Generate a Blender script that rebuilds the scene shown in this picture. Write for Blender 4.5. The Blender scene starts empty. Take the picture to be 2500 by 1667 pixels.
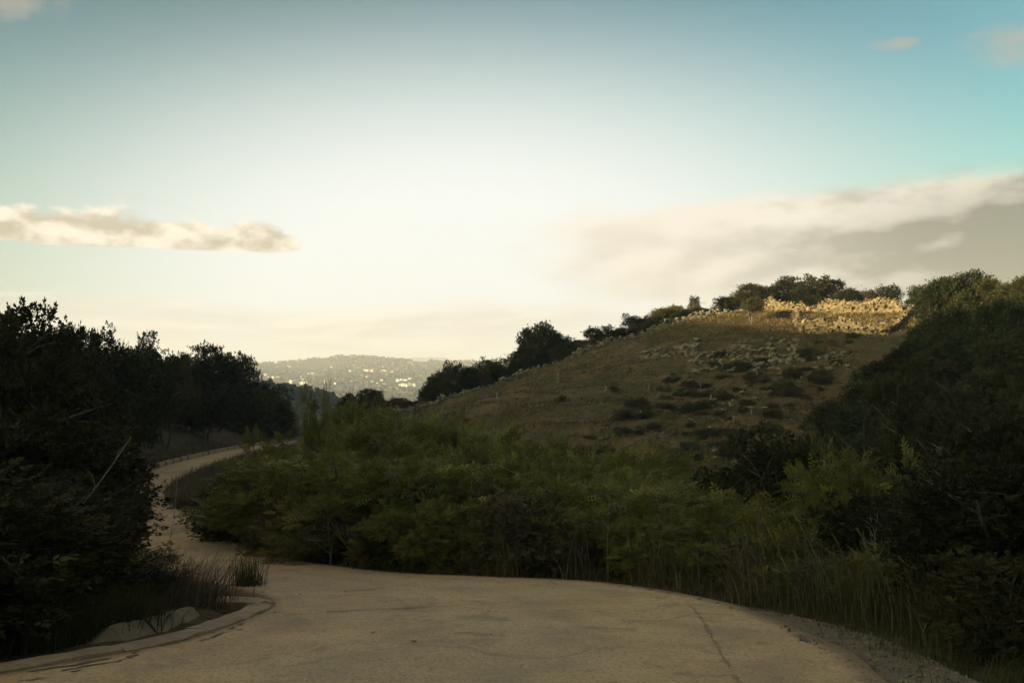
import bpy, bmesh, math, random
import numpy as np
from mathutils import Vector, Matrix

sc = bpy.context.scene
COL = sc.collection
random.seed(7)
RAD = math.radians

# ------------------------------------------------------------------ camera
# eye at the origin, looking along +Y; W px wide frame, F focal length in px, HOR the horizon row
W, F, HOR = 1024.0, 996.0, 378.0
cam_d = bpy.data.cameras.new("camera")
cam = bpy.data.objects.new("camera", cam_d)
COL.objects.link(cam)
cam.location = (0, 0, 0)
cam.rotation_euler = (RAD(90), 0, 0)
cam_d.sensor_width = 36.0
cam_d.lens = 36.0 * F / W
cam_d.shift_y = (HOR - 341.0) / W
cam_d.clip_start = 0.1
cam_d.clip_end = 40000
sc.camera = cam

# ------------------------------------------------------------------ light
SUN_EL, SUN_AZ = RAD(9.2), RAD(245)          # azimuth clockwise from +Y
sd = Vector((math.sin(SUN_AZ) * math.cos(SUN_EL), math.cos(SUN_AZ) * math.cos(SUN_EL), math.sin(SUN_EL)))
sun_d = bpy.data.lights.new("sun", 'SUN')
sun_d.energy = 5.0
sun_d.angle = RAD(0.5)
sun_d.color = (1.0, 0.79, 0.48)
sun = bpy.data.objects.new("sun", sun_d)
COL.objects.link(sun)
sun.rotation_euler = (-sd).to_track_quat('-Z', 'Y').to_euler()

vs = sc.view_settings
vs.view_transform = 'Standard'
vs.look = 'None'
vs.gamma = 1.0
vs.exposure = 1.3
vs.use_curve_mapping = False


class NT:
    """small helper to write node trees"""
    def __init__(self, tree):
        self.t = tree

    def n(self, kind, **kw):
        nd = self.t.nodes.new(kind)
        for k, v in kw.items():
            setattr(nd, k, v)
        return nd

    def put(self, sock, v):
        if v is None:
            return
        if isinstance(v, (int, float)):
            sock.default_value = v
        elif isinstance(v, (tuple, list)):
            if sock.type == 'RGBA' and len(v) == 3:
                v = (*v, 1.0)
            sock.default_value = v
        else:
            self.t.links.new(v, sock)

    def m(self, op, a, b=None, c=None, clamp=False):
        nd = self.n('ShaderNodeMath', operation=op, use_clamp=clamp)
        for i, v in enumerate((a, b, c)):
            self.put(nd.inputs[i], v)
        return nd.outputs[0]

    def ss(self, v, lo, hi):
        nd = self.n('ShaderNodeMapRange', interpolation_type='SMOOTHSTEP')
        self.put(nd.inputs[0], v)
        self.put(nd.inputs[1], lo)
        self.put(nd.inputs[2], hi)
        return nd.outputs[0]

    def mix(self, fac, a, b, blend='MIX'):
        nd = self.n('ShaderNodeMix', data_type='RGBA', blend_type=blend)
        nd.clamp_factor = True
        self.put(nd.inputs[0], fac)
        self.put(nd.inputs[6], a)
        self.put(nd.inputs[7], b)
        return nd.outputs[2]

    def noise(self, vec, scale, detail=4, rough=0.55, dist=0.0, dims='3D', out=0):
        nd = self.n('ShaderNodeTexNoise', noise_dimensions=dims)
        if vec is not None:
            self.t.links.new(vec, nd.inputs['Vector'])
        nd.inputs['Scale'].default_value = scale
        nd.inputs['Detail'].default_value = detail
        nd.inputs['Roughness'].default_value = rough
        nd.inputs['Distortion'].default_value = dist
        return nd.outputs[out]

    def xyz(self, x, y, z):
        nd = self.n('ShaderNodeCombineXYZ')
        for i, v in enumerate((x, y, z)):
            self.put(nd.inputs[i], v)
        return nd.outputs[0]


def build_world():
    w = bpy.data.worlds.new("World")
    sc.world = w
    w.use_nodes = True
    t = w.node_tree
    N = NT(t)
    bg = t.nodes['Background']
    bg.inputs[1].default_value = 0.053
    sky = N.n('ShaderNodeTexSky', sky_type='NISHITA')
    sky.sun_disc = False
    sky.sun_elevation = SUN_EL
    sky.sun_rotation = SUN_AZ
    sky.altitude = 200
    sky.air_density = 1.1
    sky.dust_density = 2.2
    sky.ozone_density = 1.3
    # direction as azimuth and elevation in degrees
    tc = N.n('ShaderNodeTexCoord')
    sx = N.n('ShaderNodeSeparateXYZ')
    t.links.new(tc.outputs['Generated'], sx.inputs[0])
    az = N.m('MULTIPLY', N.m('ARCTAN2', sx.outputs[0], sx.outputs[1]), 57.2958)
    el = N.m('MULTIPLY', N.m('ARCSINE', sx.outputs[2]), 57.2958)

    # clear air above, pale evening haze low down, extra brightness painted in ahead
    gm = N.n('ShaderNodeGamma')
    t.links.new(sky.outputs[0], gm.inputs[0])
    gm.inputs[1].default_value = 1.65
    base = N.mix(1.0, gm.outputs[0], (0.46, 0.72, 0.57), 'MULTIPLY')
    de_ = N.m('SUBTRACT', el, 5.0)
    q = N.m('SQRT', N.m('ADD', N.m('MULTIPLY', de_, de_), N.m('POWER', N.m('MULTIPLY', N.m('ABSOLUTE', N.m('ADD', az, 2.5)), 0.50), 2.0)))
    glow = N.m('SUBTRACT', 1.0, N.ss(q, 4.5, 18.9))
    base = N.mix(glow, base, (7.3, 7.55, 7.35))

    def nz(a_s, e_s, oa, oe, scale, detail, rough=0.55, dist=0.0):
        v = N.xyz(N.m('MULTIPLY_ADD', az, a_s, oa), N.m('MULTIPLY_ADD', el, e_s, oe), 3.1)
        return N.noise(v, scale, detail, rough, dist)

    def bank(a0, ea, aw, wl, elo, ehi, slope, soft_lo, soft_hi):
        """1 inside a cloud bank between two azimuths and two elevations (upper edge sloping by azimuth)"""
        m = N.m('MULTIPLY', N.ss(az, a0, a0 + aw), N.m('SUBTRACT', 1.0, N.ss(az, ea - wl, ea)))
        top = N.m('MULTIPLY_ADD', N.m('SUBTRACT', az, a0), slope, ehi)
        up = N.m('SUBTRACT', 1.0, N.ss(N.m('SUBTRACT', el, top), -soft_hi, soft_hi))
        lo = N.ss(el, elo - soft_lo, elo + soft_lo)
        return N.m('MULTIPLY', m, N.m('MULTIPLY', up, lo))

    # heaped cloud on the left: flat base, lumpy top
    def left_cloud(de, da):
        b = bank(-62, -10.8, 8, 2.6, 7.05, 9.25, -0.024, 0.34, 1.6)
        n = nz(0.40, 0.62, 7.3 + da, 1.7 + de, 1.0, 8, 0.55)
        return N.ss(N.m('MULTIPLY_ADD', b, 0.95, n), 0.76, 0.94)

    # broad layered bank on the right
    def right_cloud(de, da):
        b = bank(-6, 90, 20, 20, 4.2, 8.9, 0.044, 2.2, 1.5)
        n = nz(0.12, 0.30, 3.2 + da, 5.9 + de, 1.0, 8, 0.55, 0.0)
        return N.ss(N.m('MULTIPLY_ADD', b, 0.95, n), 0.64, 1.10)

    # thin low streaks round the horizon
    def low_cloud(de, da):
        b = bank(-180, 180, 1, 1, 0.8, 4.4, 0.0, 1.2, 1.6)
        n = nz(0.085, 0.55, 2.0 + da, 8.3 + de, 1.0, 5, 0.55, 0.4)
        return N.ss(N.m('MULTIPLY_ADD', b, 0.46, n), 0.70, 1.0)

    # warm cloud streaks above the frame, added to warm and brighten the ambient light
    def fill_wisps():
        n = nz(0.055, 0.13, 15.3, 2.2, 1.0, 6, 0.6, 0.5)
        hi = N.ss(el, 23.0, 40.0)
        return N.m('MULTIPLY', N.m('MULTIPLY', N.ss(n, 0.42, 0.66), hi), 0.85)

    lc, rc, oc = left_cloud(0, 0), right_cloud(0, 0), low_cloud(0, 0)
    # relief: brighter where the cloud thins towards the sun (up and to the left)
    ln = N.m('SUBTRACT', nz(0.40, 0.62, 7.3, 1.7, 1.0, 6, 0.52), nz(0.40, 0.62, 7.17, 2.05, 1.0, 6, 0.52))
    rn = N.m('SUBTRACT', nz(0.17, 0.42, 3.2, 5.9, 1.0, 7, 0.5, 0.0), nz(0.17, 0.42, 3.06, 6.25, 1.0, 7, 0.5, 0.0))
    lit_l = N.m('ADD', N.ss(ln, -0.16, 0.14), N.m('MULTIPLY', N.ss(el, 7.6, 9.6), 0.25), clamp=True)
    edge_r = N.ss(N.m('SUBTRACT', el, N.m('MULTIPLY_ADD', az, 0.062, 8.0)), -1.6, 1.2)
    lit_r = N.m('ADD', N.m('MULTIPLY', N.ss(rn, -0.17, 0.17), 0.78), N.m('MULTIPLY_ADD', edge_r, 0.52, N.m('SUBTRACT', 0.24, N.m('MULTIPLY', N.ss(az, 7, 29), 0.74))), clamp=True)
    col_l = N.mix(lit_l, (4.3, 3.6, 2.5), (8.4, 7.4, 6.0))
    shade_r = N.mix(N.ss(az, 6, 25), (5.6, 4.95, 4.1), (1.6, 1.33, 0.98))
    col_r = N.mix(lit_r, shade_r, (7.5, 6.7, 5.6))
    on = N.m('SUBTRACT', nz(0.085, 0.55, 2.0, 8.3, 1.0, 5, 0.55, 0.4), nz(0.085, 0.55, 1.95, 8.55, 1.0, 5, 0.55, 0.4))
    col_o = N.mix(N.ss(on, -0.12, 0.12), (5.6, 4.95, 4.2), (8.0, 7.2, 6.2))
    c = N.mix(N.m('MULTIPLY', oc, 0.75), base, col_o)
    c = N.mix(fill_wisps(), c, (7.0, 5.2, 3.5, 1))
    # two small torn scraps high in the corners
    for a_, e_, wa, we in ((-26.5, 19.2, 3.2, 1.9), (26.5, 16.6, 3.0, 1.5), (21.0, 17.4, 1.6, 0.45)):
        da_, de2 = N.m('DIVIDE', N.m('SUBTRACT', az, a_), wa), N.m('DIVIDE', N.m('SUBTRACT', el, e_), we)
        rr_ = N.m('ADD', N.m('MULTIPLY', da_, da_), N.m('MULTIPLY', de2, de2))
        body = N.m('SUBTRACT', N.m('MULTIPLY', nz(0.45, 0.6, 1.0, 2.0, 1.0, 5, 0.6, 0.3), 1.9), rr_)
        c = N.mix(N.m('MULTIPLY', N.ss(body, 0.1, 1.3), 0.6), c, (4.2, 3.4, 2.7, 1))
    c = N.mix(N.m('MULTIPLY', rc, 0.9), c, col_r)
    c = N.mix(N.m('MULTIPLY', lc, 0.92), c, col_l)
    t.links.new(c, bg.inputs[0])


build_world()
sc.cycles.use_denoising = True
sc.cycles.max_bounces = 6
sc.cycles.diffuse_bounces = 3
sc.cycles.volume_bounces = 1
sc.cycles.transparent_max_bounces = 4

# ------------------------------------------------------------------ mesh helpers
MATS = {}


def mesh_from(name, V, quads=None, tris=None, mats=(), rnd=None, smooth=False, mat_idx=None):
    V = np.asarray(V, dtype=np.float32).reshape(-1, 3)
    q = np.asarray(quads if quads is not None else [], dtype=np.int32).reshape(-1, 4)
    t = np.asarray(tris if tris is not None else [], dtype=np.int32).reshape(-1, 3)
    me = bpy.data.meshes.new(name)
    me.vertices.add(len(V))
    me.vertices.foreach_set('co', V.ravel())
    nl = q.size + t.size
    me.loops.add(nl)
    me.loops.foreach_set('vertex_index', np.concatenate([q.ravel(), t.ravel()]))
    nf = len(q) + len(t)
    me.polygons.add(nf)
    starts = np.concatenate([np.arange(len(q)) * 4, len(q) * 4 + np.arange(len(t)) * 3]).astype(np.int32)
    me.polygons.foreach_set('loop_start', starts)
    me.polygons.foreach_set('use_smooth', np.full(nf, smooth, dtype=bool))
    if mat_idx is not None:
        me.polygons.foreach_set('material_index', np.asarray(mat_idx, dtype=np.int32))
    for m in mats:
        me.materials.append(MATS[m])
    if rnd is not None:
        a = me.attributes.new('rnd', 'FLOAT', 'POINT')
        a.data.foreach_set('value', np.asarray(rnd, dtype=np.float32))
    me.update(calc_edges=True)
    return me


def obj(name, me, parent=None, loc=None, rotz=None, scale=None):
    o = bpy.data.objects.new(name, me)
    COL.objects.link(o)
    if parent is not None:
        o.parent = parent
    if loc is not None:
        o.location = loc
    if rotz is not None:
        o.rotation_euler = (0, 0, rotz)
    if scale is not None:
        o.scale = scale
    return o


def tag(o, label=None, cat=None, group=None, kind=None):
    if label:
        o['label'] = label
    if cat:
        o['category'] = cat
    if group:
        o['group'] = group
    if kind:
        o['kind'] = kind
    return o


class Geo:
    """collects quads and triangles of one mesh"""
    def __init__(self):
        self.V, self.Q, self.T, self.R, self.n = [], [], [], [], 0

    def add(self, V, quads=None, tris=None, r=0.5):
        V = np.asarray(V, dtype=np.float64).reshape(-1, 3)
        if quads is not None and len(quads):
            self.Q.append(np.asarray(quads, dtype=np.int64).reshape(-1, 4) + self.n)
        if tris is not None and len(tris):
            self.T.append(np.asarray(tris, dtype=np.int64).reshape(-1, 3) + self.n)
        self.V.append(V)
        self.R.append(np.broadcast_to(np.asarray(r, dtype=np.float64), (len(V),)))
        self.n += len(V)

    def mesh(self, name, mats, smooth=False):
        if not self.V:
            return mesh_from(name, np.zeros((0, 3)), mats=mats)
        Q = np.concatenate(self.Q) if self.Q else None
        T = np.concatenate(self.T) if self.T else None
        return mesh_from(name, np.concatenate(self.V), Q, T, mats, np.concatenate(self.R), smooth)

    def tube(self, pts, radii, sides=5, r=0.5, cap=True):
        pts = np.asarray(pts, dtype=np.float64)
        n = len(pts)
        radii = np.broadcast_to(np.asarray(radii, dtype=np.float64), (n,))
        d = np.gradient(pts, axis=0)
        d /= np.linalg.norm(d, axis=1)[:, None] + 1e-9
        ref = np.array([0.0, 0.0, 1.0]) if abs(d[:, 2]).mean() < 0.8 else np.array([1.0, 0.0, 0.0])
        a = np.cross(d, ref)
        a /= np.linalg.norm(a, axis=1)[:, None] + 1e-9
        b = np.cross(d, a)
        th = np.linspace(0, 2 * np.pi, sides, endpoint=False)
        V = pts[:, None, :] + radii[:, None, None] * (np.cos(th)[None, :, None] * a[:, None, :] + np.sin(th)[None, :, None] * b[:, None, :])
        i = np.arange(n - 1)[:, None] * sides
        j = np.arange(sides)[None, :]
        k = (j + 1) % sides
        Q = np.stack([i + j, i + k, i + sides + k, i + sides + j], -1).reshape(-1, 4)
        T = None
        if cap and sides >= 3:
            e = (n - 1) * sides
            T = [(e, e + s, e + s + 1) for s in range(1, sides - 1)]
        self.add(V.reshape(-1, 3), Q, T, r)


def hash2(ix, iy, seed):
    h = (ix.astype(np.int64) * 374761393 + iy.astype(np.int64) * 668265263 + seed * 1274126177) & 0xFFFFFFFF
    h = ((h ^ (h >> 13)) * 1274126177) & 0xFFFFFFFF
    return ((h ^ (h >> 16)) & 0xFFFF) / 65535.0


def vnoise(x, y, seed=0):
    x, y = np.asarray(x, float), np.asarray(y, float)
    ix, iy = np.floor(x), np.floor(y)
    fx, fy = x - ix, y - iy
    fx, fy = fx * fx * (3 - 2 * fx), fy * fy * (3 - 2 * fy)
    a, b = hash2(ix, iy, seed), hash2(ix + 1, iy, seed)
    c, d = hash2(ix, iy + 1, seed), hash2(ix + 1, iy + 1, seed)
    return (a * (1 - fx) + b * fx) * (1 - fy) + (c * (1 - fx) + d * fx) * fy


def fbm(x, y, oct=4, seed=0):
    s, a, tot = 0.0, 1.0, 0.0
    for i in range(oct):
        s = s + a * vnoise(np.asarray(x) * 2 ** i + 17.3 * i, np.asarray(y) * 2 ** i + 9.1 * i, seed + i)
        tot += a
        a *= 0.5
    return s / tot - 0.5


def sstep(x, a, b):
    t = np.clip((x - a) / (b - a), 0, 1)
    return t * t * (3 - 2 * t)


# ------------------------------------------------------------------ materials
def new_mat(name):
    m = bpy.data.materials.new(name)
    m.use_nodes = True
    MATS[name] = m
    N = NT(m.node_tree)
    return m, N, m.node_tree.nodes['Principled BSDF']


def set_bump(N, b, h, strength, dist):
    bp = N.n('ShaderNodeBump')
    bp.inputs['Strength'].default_value = strength
    bp.inputs['Distance'].default_value = dist
    N.put(bp.inputs['Height'], h)
    N.t.links.new(bp.outputs[0], b.inputs['Normal'])


def leaf_mat(name, c0, c1, c2, trans=0.25, rough=0.6, spec=0.15):
    """c0..c1 by leaf, c2 a drier or paler tint of some leaves; tree to tree varied"""
    m, N, b = new_mat(name)
    at = N.n('ShaderNodeAttribute', attribute_name='rnd')
    oi = N.n('ShaderNodeObjectInfo')
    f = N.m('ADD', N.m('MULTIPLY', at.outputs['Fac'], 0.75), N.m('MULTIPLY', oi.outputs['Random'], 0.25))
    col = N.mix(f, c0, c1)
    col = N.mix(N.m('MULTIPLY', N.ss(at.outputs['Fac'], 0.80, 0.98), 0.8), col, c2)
    col = N.mix(N.m('MULTIPLY', N.ss(oi.outputs['Random'], 0.35, 1.0), 0.5), col, N.mix(at.outputs['Fac'], (0.030, 0.024, 0.010), (0.125, 0.100, 0.038)))
    N.put(b.inputs['Base Color'], col)
    b.inputs['Roughness'].default_value = rough
    b.inputs['Specular IOR Level'].default_value = spec
    tr = N.n('ShaderNodeBsdfTranslucent')
    N.put(tr.inputs[0], N.mix(0.5, col, c2))
    mx = N.n('ShaderNodeMixShader')
    mx.inputs[0].default_value = trans
    N.t.links.new(b.outputs[0], mx.inputs[1])
    N.t.links.new(tr.outputs[0], mx.inputs[2])
    N.t.links.new(mx.outputs[0], N.t.nodes['Material Output'].inputs[0])


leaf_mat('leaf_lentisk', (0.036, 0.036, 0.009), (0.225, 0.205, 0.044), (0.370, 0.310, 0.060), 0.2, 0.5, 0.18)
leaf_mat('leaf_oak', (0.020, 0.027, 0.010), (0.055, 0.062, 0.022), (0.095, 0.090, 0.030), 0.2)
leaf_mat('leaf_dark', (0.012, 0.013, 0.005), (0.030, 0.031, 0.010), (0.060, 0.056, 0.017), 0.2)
leaf_mat('leaf_olive', (0.050, 0.052, 0.025), (0.100, 0.095, 0.045), (0.150, 0.125, 0.055), 0.2)
leaf_mat('leaf_golden', (0.080, 0.072, 0.020), (0.150, 0.120, 0.035), (0.210, 0.165, 0.050), 0.25)
leaf_mat('leaf_brown', (0.055, 0.040, 0.022), (0.110, 0.080, 0.045), (0.150, 0.110, 0.060), 0.15)
leaf_mat('dry_grass', (0.050, 0.040, 0.020), (0.140, 0.105, 0.060), (0.240, 0.190, 0.115), 0.25)
leaf_mat('green_grass', (0.030, 0.038, 0.012), (0.075, 0.080, 0.025), (0.140, 0.115, 0.045), 0.25)
leaf_mat('straw', (0.120, 0.085, 0.030), (0.260, 0.185, 0.070), (0.360, 0.265, 0.110), 0.2)
leaf_mat('hill_grass', (0.038, 0.031, 0.013), (0.130, 0.090, 0.042), (0.230, 0.160, 0.075), 0.2)


def plain_noise_mat(name, c0, c1, scale, rough=0.85, bump=0.3, bdist=0.02, c2=None):
    m, N, b = new_mat(name)
    tc = N.n('ShaderNodeTexCoord')
    oi = N.n('ShaderNodeObjectInfo')
    va = N.n('ShaderNodeVectorMath', operation='ADD')
    N.t.links.new(tc.outputs['Object'], va.inputs[0])
    N.t.links.new(oi.outputs['Location'], va.inputs[1])
    n = N.noise(va.outputs[0], scale, 6, 0.6)
    col = N.mix(N.ss(n, 0.3, 0.7), c0, c1)
    col = N.mix(N.m('MULTIPLY', oi.outputs['Random'], 0.65), col, c2 or c0)
    N.put(b.inputs['Base Color'], col)
    b.inputs['Roughness'].default_value = rough
    b.inputs['Specular IOR Level'].default_value = 0.25
    set_bump(N, b, n, bump, bdist)


plain_noise_mat('bark', (0.050, 0.042, 0.032), (0.125, 0.105, 0.080), 9)
plain_noise_mat('pale_wood', (0.13, 0.108, 0.078), (0.27, 0.225, 0.165), 12)
plain_noise_mat('stone', (0.075, 0.056, 0.033), (0.40, 0.30, 0.165), 2.4, 0.9, 0.6, 0.04, (0.085, 0.065, 0.038))
plain_noise_mat('grey_rock', (0.105, 0.085, 0.060), (0.27, 0.22, 0.155), 1.6, 0.9, 0.5, 0.04, (0.14, 0.115, 0.08))
plain_noise_mat('house_wall', (0.80, 0.77, 0.70), (0.90, 0.88, 0.83), 0.4, 0.8, 0.0, 0.01, (0.72, 0.64, 0.52))
plain_noise_mat('roof_tile', (0.30, 0.16, 0.10), (0.42, 0.24, 0.15), 0.5, 0.8, 0.0, 0.01)
plain_noise_mat('window_dark', (0.04, 0.045, 0.05), (0.07, 0.07, 0.075), 0.5, 0.3, 0.0, 0.01)
plain_noise_mat('grey_steel', (0.28, 0.28, 0.27), (0.38, 0.38, 0.37), 1.0, 0.5, 0.0, 0.01)
plain_noise_mat('plastic_tube', (0.20, 0.175, 0.13), (0.30, 0.265, 0.20), 4.0, 0.6, 0.0, 0.01)


plain_noise_mat('shade_grey_stone', (0.11, 0.092, 0.07), (0.29, 0.245, 0.185), 2.2, 0.9, 0.5, 0.03, (0.16, 0.135, 0.10))  # greyer copy of stone for the shaded walls, skylight tone put into its colour


def mat_concrete(name='concrete', k=1.0):
    m, N, b = new_mat(name)
    tc = N.n('ShaderNodeTexCoord')
    p = tc.outputs['Object']
    big = N.noise(p, 1.6, 6, 0.65)
    fine = N.noise(p, 60, 4, 0.7)
    stain = N.noise(p, 4.0, 6, 0.7, 0.4)
    col = N.mix(N.ss(big, 0.3, 0.72), tuple(v * k for v in (0.22, 0.155, 0.088)), tuple(v * k for v in (0.37, 0.27, 0.16)))
    col = N.mix(N.m('MULTIPLY', N.ss(stain, 0.52, 0.72), 0.75), col, (0.10, 0.072, 0.042))
    col = N.mix(N.m('MULTIPLY', N.ss(fine, 0.5, 0.75), 0.35), col, (0.13, 0.10, 0.065))
    N.put(b.inputs['Base Color'], col)
    b.inputs['Roughness'].default_value = 0.9
    set_bump(N, b, N.m('ADD', fine, N.m('MULTIPLY', stain, 2.0)), 0.5, 0.012)


def mat_road():
    m, N, b = new_mat('asphalt')
    tc = N.n('ShaderNodeTexCoord')
    p = tc.outputs['Object']
    grain = N.noise(p, 95, 3, 0.75)
    grain2 = N.noise(p, 33, 4, 0.7)
    blot = N.noise(p, 0.75, 6, 0.62, 0.5)
    wide = N.noise(p, 0.22, 4, 0.5)
    vor = N.n('ShaderNodeTexVoronoi', feature='F1')
    N.t.links.new(p, vor.inputs['Vector'])
    vor.inputs['Scale'].default_value = 48
    sep = N.n('ShaderNodeSeparateColor')
    N.t.links.new(vor.outputs['Color'], sep.inputs[0])
    col = N.mix(N.ss(blot, 0.28, 0.74), (0.43, 0.275, 0.135), (0.60, 0.40, 0.21))
    col = N.mix(N.m('MULTIPLY', N.ss(wide, 0.40, 0.66), 0.55), col, (0.42, 0.315, 0.195))
    col = N.mix(N.m('MULTIPLY', N.ss(sep.outputs[0], 0.72, 1.0), 0.55), col, (0.60, 0.48, 0.32))
    col = N.mix(N.m('MULTIPLY', N.ss(sep.outputs[1], 0.70, 1.0), 0.6), col, (0.115, 0.088, 0.06))
    col = N.mix(N.m('MULTIPLY', N.ss(grain2, 0.50, 0.78), 0.45), col, (0.17, 0.125, 0.08))
    dirt = N.noise(p, 2.6, 6, 0.7, 0.8)
    col = N.mix(N.m('MULTIPLY', N.ss(dirt, 0.58, 0.74), 0.4), col, (0.20, 0.135, 0.075))
    # dirt washed along the edges (attribute: distance from the road edge, 0 at the edge)
    at = N.n('ShaderNodeAttribute', attribute_name='rnd')
    edge = N.m('SUBTRACT', 1.0, N.ss(N.m('ADD', at.outputs['Fac'], N.m('MULTIPLY', N.m('SUBTRACT', dirt, 0.5), 0.7)), 0.02, 0.34))
    col = N.mix(N.m('MULTIPLY', edge, 0.6), col, (0.20, 0.135, 0.075))
    # wheel tracks polished into the surface, grey where the binder shows
    la = N.n('ShaderNodeAttribute', attribute_name='lat')
    wob = N.m('ADD', la.outputs['Fac'], N.m('MULTIPLY', N.m('SUBTRACT', N.noise(p, 0.5, 3, 0.5), 0.5), 0.10))
    tr = N.m('POWER', N.m('ABSOLUTE', N.m('SINE', N.m('MULTIPLY', wob, 12.566))), 5.0)
    patch = N.ss(N.noise(p, 1.1, 5, 0.65, 0.3), 0.40, 0.62)
    col = N.mix(N.m('MULTIPLY', N.m('MULTIPLY', tr, patch), 0.42), col, (0.235, 0.185, 0.130))
    stain = N.ss(N.noise(p, 0.9, 7, 0.72, 1.2), 0.54, 0.64)
    col = N.mix(N.m('MULTIPLY', stain, 0.45), col, (0.16, 0.115, 0.072))
    N.put(b.inputs['Base Color'], col)
    b.inputs['Roughness'].default_value = 0.82
    b.inputs['Specular IOR Level'].default_value = 0.35
    set_bump(N, b, N.m('ADD', N.m('MULTIPLY', grain, 0.6), N.m('ADD', grain2, N.m('MULTIPLY', vor.outputs['Distance'], 0.6))), 0.7, 0.008)


def mat_ground():
    """soil and turf; attribute zone: 0 wooded soil, 0.5 pasture, 1 far country"""
    m, N, b = new_mat('ground')
    tc = N.n('ShaderNodeTexCoord')
    p = tc.outputs['Object']
    at = N.n('ShaderNodeAttribute', attribute_name='rnd')
    n1 = N.noise(p, 0.28, 7, 0.62, 0.6)
    n2 = N.noise(p, 1.7, 6, 0.68, 0.4)
    n3 = N.noise(p, 9.0, 5, 0.7)
    wood = N.mix(N.ss(n2, 0.3, 0.7), (0.045, 0.034, 0.020), (0.110, 0.080, 0.048))
    past = N.mix(N.ss(n1, 0.34, 0.64), (0.140, 0.088, 0.044), (0.070, 0.060, 0.026))
    past = N.mix(N.m('MULTIPLY', N.ss(n2, 0.46, 0.62), 0.9), past, (0.040, 0.031, 0.017))
    past = N.mix(N.m('MULTIPLY', N.ss(n3, 0.55, 0.75), 0.7), past, (0.200, 0.138, 0.068))
    f1 = N.noise(p, 0.009, 8, 0.72, 0.7)
    f2 = N.noise(p, 0.05, 6, 0.75)
    f3 = N.noise(p, 0.0025, 4, 0.5)
    far = N.mix(N.ss(f1, 0.40, 0.60), (0.060, 0.062, 0.032), (0.150, 0.130, 0.075))
    far = N.mix(N.m('MULTIPLY', N.ss(f2, 0.48, 0.62), 0.75), far, (0.040, 0.046, 0.024))
    far = N.mix(N.m('MULTIPLY', N.ss(f3, 0.52, 0.62), 0.5), far, (0.065, 0.068, 0.036))
    c = N.mix(N.ss(at.outputs['Fac'], 0.05, 0.45), wood, past)
    c = N.mix(N.ss(at.outputs['Fac'], 0.55, 0.95), c, far)
    N.put(b.inputs['Base Color'], c)
    b.inputs['Roughness'].default_value = 0.95
    b.inputs['Specular IOR Level'].default_value = 0.1
    set_bump(N, b, N.m('ADD', n2, N.m('MULTIPLY', n3, 0.4)), 0.8, 0.12)


def flat_mat(name, c0, c1, scale, rough=0.9):
    m, N, b = new_mat(name)
    tc = N.n('ShaderNodeTexCoord')
    n = N.noise(tc.outputs['Object'], scale, 5, 0.65)
    N.put(b.inputs['Base Color'], N.mix(N.ss(n, 0.3, 0.7), c0, c1))
    b.inputs['Roughness'].default_value = rough


mat_concrete()
mat_concrete('dirty_concrete', 0.62)
mat_road()
mat_ground()
flat_mat('crack', (0.06, 0.044, 0.028), (0.17, 0.12, 0.072), 14)
flat_mat('faded_paint', (0.215, 0.155, 0.075), (0.285, 0.215, 0.120), 8)
flat_mat('pale_field', (0.36, 0.29, 0.18), (0.46, 0.38, 0.25), 0.02)
flat_mat('gravel_ground', (0.075, 0.052, 0.030), (0.19, 0.138, 0.082), 26)

# ------------------------------------------------------------------ road course
# stations: left edge, right edge, height
ROAD = [
    ((-11.0, -26), (1.2, -26), 0.9), ((-9.0, -12), (2.2, -12), -0.4), ((-7.6, -2), (2.6, -2), -1.32),
    ((-6.1, 3.5), (2.75, 3.5), -1.885), ((-5.0, 6.6), (2.84, 7.2), -2.26), ((-4.15, 8.1), (2.97, 9.2), -2.45),
    ((-3.56, 9.14), (2.99, 11.1), -2.62), ((-3.22, 10.1), (2.62, 13.5), -2.80), ((-3.08, 11.3), (1.5, 16.0), -3.02),
    ((-3.08, 12.6), (-0.5, 16.95), -3.14), ((-3.55, 14.0), (-2.1, 17.8), -3.25), ((-4.9, 15.9), (-4.3, 20.5), -3.52),
    ((-7.3, 18.6), (-6.6, 24.7), -3.92), ((-10.2, 24.3), (-8.2, 28.2), -4.30), ((-13.0, 30.0), (-10.2, 32.4), -4.52),
    ((-16.0, 37), (-13.2, 38.2), -4.80), ((-18.6, 45), (-15.9, 45.5), -5.05), ((-20.6, 54), (-18.0, 54.5), -5.30),
    ((-22.2, 65), (-19.5, 65.4), -5.55), ((-23.2, 80), (-20.5, 80), -5.85), ((-23.1, 95), (-20.4, 96), -6.20),
    ((-22.0, 112), (-18.4, 113), -6.70), ((-20.5, 135), (-17, 136), -8.0), ((-18, 160), (-14.5, 161), -10.5),
]


def catmull(P, per):
    P = np.asarray(P, float)
    out = []
    for i in range(len(P) - 1):
        p0, p1, p2, p3 = P[max(i - 1, 0)], P[i], P[i + 1], P[min(i + 2, len(P) - 1)]
        d = max(2, int(np.linalg.norm((p2 - p1)[:2]) / per) + 1)
        t = np.linspace(0, 1, d, endpoint=False)[:, None]
        # mild tension keeps uneven stations from overshooting
        m1, m2 = 0.42 * (p2 - p0), 0.42 * (p3 - p1)
        out.append((2 * t ** 3 - 3 * t ** 2 + 1) * p1 + (t ** 3 - 2 * t ** 2 + t) * m1 + (-2 * t ** 3 + 3 * t ** 2) * p2 + (t ** 3 - t ** 2) * m2)
    out.append(P[-1:])
    return np.concatenate(out)


RS = catmull([(*l, *r, z) for l, r, z in ROAD], 0.22)
RL, RR, RZ = RS[:, 0:2], RS[:, 2:4], RS[:, 4]


def road_plane(y):
    return -1.5 - 0.11 * y


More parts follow.
